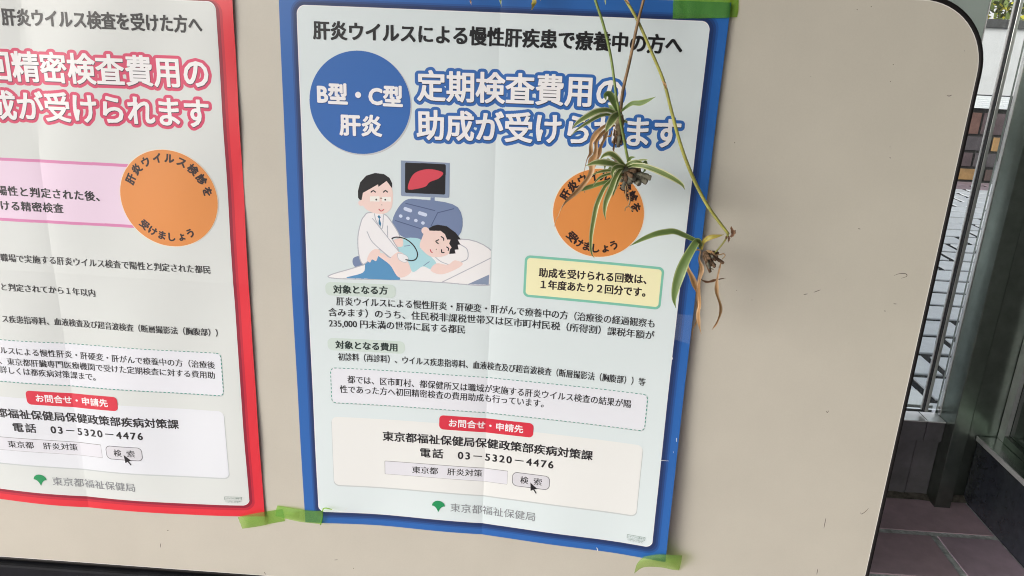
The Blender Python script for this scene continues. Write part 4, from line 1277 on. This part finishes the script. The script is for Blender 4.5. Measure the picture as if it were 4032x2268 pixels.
for a_, b_ in ((-2.2, 1.160), (1.1615, 1.199)):
    rl = box('bottom_rail', (a_, 0.589, -0.470), (b_, 0.6335, -0.4242), M_base, ww, .001)  # dark colour stands in for the floor reflected in the rail front
    box('rail_top_glare', (a_, 0.5875, -0.4240), (b_, 0.6335, -0.4215), M_metal_lt, rl, .0008)  # sky glare on the rail top, put in as a bright strip
box('base_panel', (-2.2, 0.596, FLOOR - .002), (1.150, 0.634, -0.4705), M_base, ww, .001)
box('base_panel', (1.1515, 0.597, FLOOR - .002), (1.199, 0.634, -0.4705), M_base, ww, .001)
# uneven mortar fillet along the foot of the window wall
vs, fs = [], []
nfl = 60
for i in range(nfl + 1):
    x = -0.2 + i * (1.30 + .2) / nfl
    h = .003 + .004 * random.random(); w = .014 + .008 * random.random()
    vs += [(x, .598, FLOOR + h + .004), (x, .598 - w * .5, FLOOR + h), (x, .598 - w, FLOOR + .0012)]
for i in range(nfl):
    for k_ in range(2): fs.append((i * 3 + k_, i * 3 + k_ + 1, i * 3 + k_ + 4, i * 3 + k_ + 3))
put(mesh_obj('mortar_fillet', vs, fs, M_grime, None, True), ww)
cp = box('corner_post', (1.1995, 0.558, FLOOR - .001), (1.2335, 0.640, 1.95), M_metal_dk, None, .0015, 2)
tag(cp, 'dark polished steel corner post between the window wall and the side window', 'post')
box('bright_edge', (1.1975, 0.617, -0.42), (1.1993, 0.6255, 1.95), M_metal_lt, cp)
sw = empty('side_window', (1.3, -1.0, FLOOR))
tag(sw, 'dark green side window over a black stone plinth and steel sill', 'window')
box('jamb', (1.2340, 0.600, FLOOR - .001), (1.3245, 0.640, 1.95), M_metal_dk, sw, .001)
box('plinth', (1.2800, -4.9, FLOOR - .001), (1.3260, 0.5995, -0.4605), M_stone, sw, .0015)
box('sill', (1.2775, -4.9, -0.460), (1.3270, 0.5985, -0.4545), M_rail, sw, .0012)
box('sill_nosing', (1.2745, -4.9, -0.4640), (1.2773, 0.5985, -0.4530), M_metal_lt, sw, .0008)
box('pane', (1.3275, -4.9, -0.452), (1.3350, 0.5900, 1.95), M_darkglass, sw)
box('frame', (1.3180, 0.5745, -0.4543), (1.3272, 0.5985, 1.95), M_metal, sw, .001)
box('bottom_bead', (1.3165, -4.9, -0.4543), (1.3272, 0.5740, -0.4380), M_metal_dk, sw, .001)
for y in (-0.55, -1.7, -2.9):
    box('mullion', (1.3100, y - .03, -0.437), (1.3273, y + .03, 1.95), M_metal, sw, .001)

# ---------------------------------------------------------------- outside
M_ground = mat('grey_concrete_ground', (0.30, 0.30, 0.31), .9, 0, .2, .1, 3)
ground = mesh_obj('ground', [(-150, .74, FLOOR - .032), (150, .74, FLOOR - .032), (150, 250, FLOOR - .032), (-150, 250, FLOOR - .032)], [(0, 1, 2, 3)], M_ground)
tag(ground, 'pale ground outside reaching to the horizon', None, None, 'structure')
front_g = mesh_obj('ground', [(-150, -150, FLOOR - .14), (150, -150, FLOOR - .14), (150, .74, FLOOR - .14), (-150, .74, FLOOR - .14)], [(0, 1, 2, 3)], M_ground)
tag(front_g, 'pale ground on the street side of the hall', None, None, 'structure')
M_joint = mat('dark_paving_joint', (0.035, 0.035, 0.038), .95, 0, .1, .3, 120)
M_paver = [mat('pale_paver', c, .38, 0, .5, .08, 18, .05, 260) for c in ((0.77, 0.79, 0.83), (0.74, 0.76, 0.80), (0.80, 0.82, 0.86))]
M_paver_pink = mat('pinkish_paver', (0.30, 0.23, 0.26), .7, 0, .4, .2, 18, .25, 260)
pave = box('pavement', (-2.5, 0.742, FLOOR - .031), (6.5, 5.28, FLOOR - .006), M_joint)
tag(pave, 'pale interlocking paving outside the window with dark joints', None, None, 'structure')
PW, PD, PG = 0.36, 0.180, 0.030
pcs = []
for j in range(26):
    y0 = 0.75 + j * PD
    off = (0.37 * j + .12) % 1.0 * PW
    for i in range(-8, 24):
        x0 = i * PW + off - .3
        xc, yc = x0 + PW / 2, y0 + PD / 2
        see = 0.3187 + (1.178 - 0.3187) * (yc + .9375) / (.629 + .9375)     # the line of sight past the mullion
        pcs.append((abs(xc - see), x0 + PG / 2, y0 + PG / 2, x0 + PW - PG / 2, min(y0 + PD - PG / 2, 5.27), j))
pcs = [p for p in pcs if -2.4 < p[1] and p[3] < 6.4 and p[4] - p[2] > .03]
pcs.sort(key=lambda p: p[0])
for _, a, b, c, d, j in pcs[:170]:
    v, f_ = tile_verts(a, b, c, d, FLOOR - .0065, FLOOR + random.uniform(-.001, .001), .002)
    mesh_obj('paver', v, f_, M_paver_pink if j > 22 else random.choice(M_paver), pave)
vs, fs = [], []
for _, a, b, c, d, j in pcs[170:]:
    v, f_ = tile_verts(a, b, c, d, FLOOR - .0065, FLOOR, .002)
    fs += [tuple(i + len(vs) for i in f1) for f1 in f_]; vs += v
tag(mesh_obj('far_pavers', vs, fs, M_paver[0], pave), None, None, None, 'stuff')
# brick planter
bp_ = empty('brick_planter', (4.0, 5.5, FLOOR))
tag(bp_, 'low brick planter wall with a white slatted top beyond the paving', 'planter')
M_brick = [mat('glazed_brick', c, .4, 0, .5, .25, 14, .3, 90) for c in ((0.115, 0.080, 0.075), (0.10, 0.07, 0.075), (0.34, 0.20, 0.085), (0.16, 0.085, 0.07), (0.085, 0.072, 0.078))]
M_joint2 = mat('dark_brick_joint', (0.035, 0.032, 0.032), .95)
box('core', (2.3, 5.315, FLOOR - .02), (5.8, 5.70, -0.052), M_joint2, bp_)
hts = [0.105, 0.125, 0.125, 0.18]
z = FLOOR + .008
for r_, h in enumerate(hts):
    x = 2.32 + (0.13 if r_ % 2 else 0)
    while x < 5.6:
        w = 0.24
        m_ = M_brick[2] if (3.80 < x + .12 < 4.0 and r_) or random.random() < .12 else random.choice(M_brick)
        box('brick', (x, 5.300, z), (x + w - .022, 5.3152, z + h - .020), m_, bp_, .003)
        x += w
    z += h
M_slat = mat('white_painted_slat', (0.78, 0.79, 0.80), .5)
for i in range(6):
    box('slat', (2.2, 5.27 + i * .085, -0.0505 + .010 * i), (5.9, 5.27 + i * .085 + .072, -0.0505 + .010 * i + .02), M_slat, bp_, .002)
# pale wall and hedge further back
cw = empty('garden_wall', (4.5, 6.9, FLOOR))
tag(cw, 'pale rendered garden wall with a dark coping behind the brick planter', 'wall')
M_render = mat('pale_render', (0.62, 0.62, 0.63), .9, 0, .2, .08, 5)
M_cope = mat('dark_stone_coping', (0.07, 0.07, 0.072), .8, 0, .3, .3, 20)
box('wall', (-3.0, 6.9, FLOOR - .05), (12.0, 7.1, 0.585), M_render, cw)
box('coping', (-3.0, 6.86, 0.5852), (12.0, 7.14, 0.66), M_cope, cw, .004)
box('foot_course', (-3.0, 6.875, FLOOR - .05), (12.0, 6.8998, -0.02), M_cope, cw)
hb = empty('flowering_bush', (5.0, 7.6, FLOOR))
tag(hb, 'bush with yellow flowers growing behind the pale garden wall', 'bush')
M_fl = mat('yellow_petals', (0.75, 0.66, 0.06), .6)
M_lf2 = mat('bright_leaves', (0.13, 0.17, 0.05), .6, 0, .4, .3, 8)
for nm, m_, cnt, zr, sz in (('foliage', M_lf2, 2600, (0.3, 1.15), .05), ('flowers', M_fl, 900, (0.62, 0.95), .04)):
    q = []
    for _ in range(cnt):
        p = Vector((random.uniform(3.2, 6.4), random.uniform(7.25, 7.9), random.uniform(*zr)))
        a = Vector((random.gauss(0, 1), random.gauss(0, 1), random.gauss(0, 1))).normalized() * sz
        b = a.cross(Vector((random.gauss(0, 1), random.gauss(0, 1), random.gauss(0, 1)))).normalized() * sz * .5
        q.append([p - a, p + b, p + a, p - b])
    put(quads_obj(nm, np.array(q), m_), hb)
for i in range(7):
    x = 3.4 + i * .45
    tube('stem', spline([(x, 7.55, FLOOR - .03), (x + .05, 7.55, .1), (x + random.uniform(-.15, .15), 7.6, .9)], 5), [.02, .012, .006], mat('bark', (0.1, 0.07, 0.05), .9), hb, 7)
bh = empty('house_wall', (6, 14, FLOOR))
tag(bh, 'pale house wall far behind the garden wall', 'building')
box('wall', (-4, 14, FLOOR - .05), (22, 14.4, 5.5), M_render, bh)
for i in range(6):
    wn = box('window', (-2 + i * 3.6, 13.95, 1.4), (-0.4 + i * 3.6, 13.998, 2.8), M_metal, bh, .01)
    box('pane', (-1.93 + i * 3.6, 13.93, 1.47), (-.47 + i * 3.6, 13.949, 2.73), M_darkglass, wn)
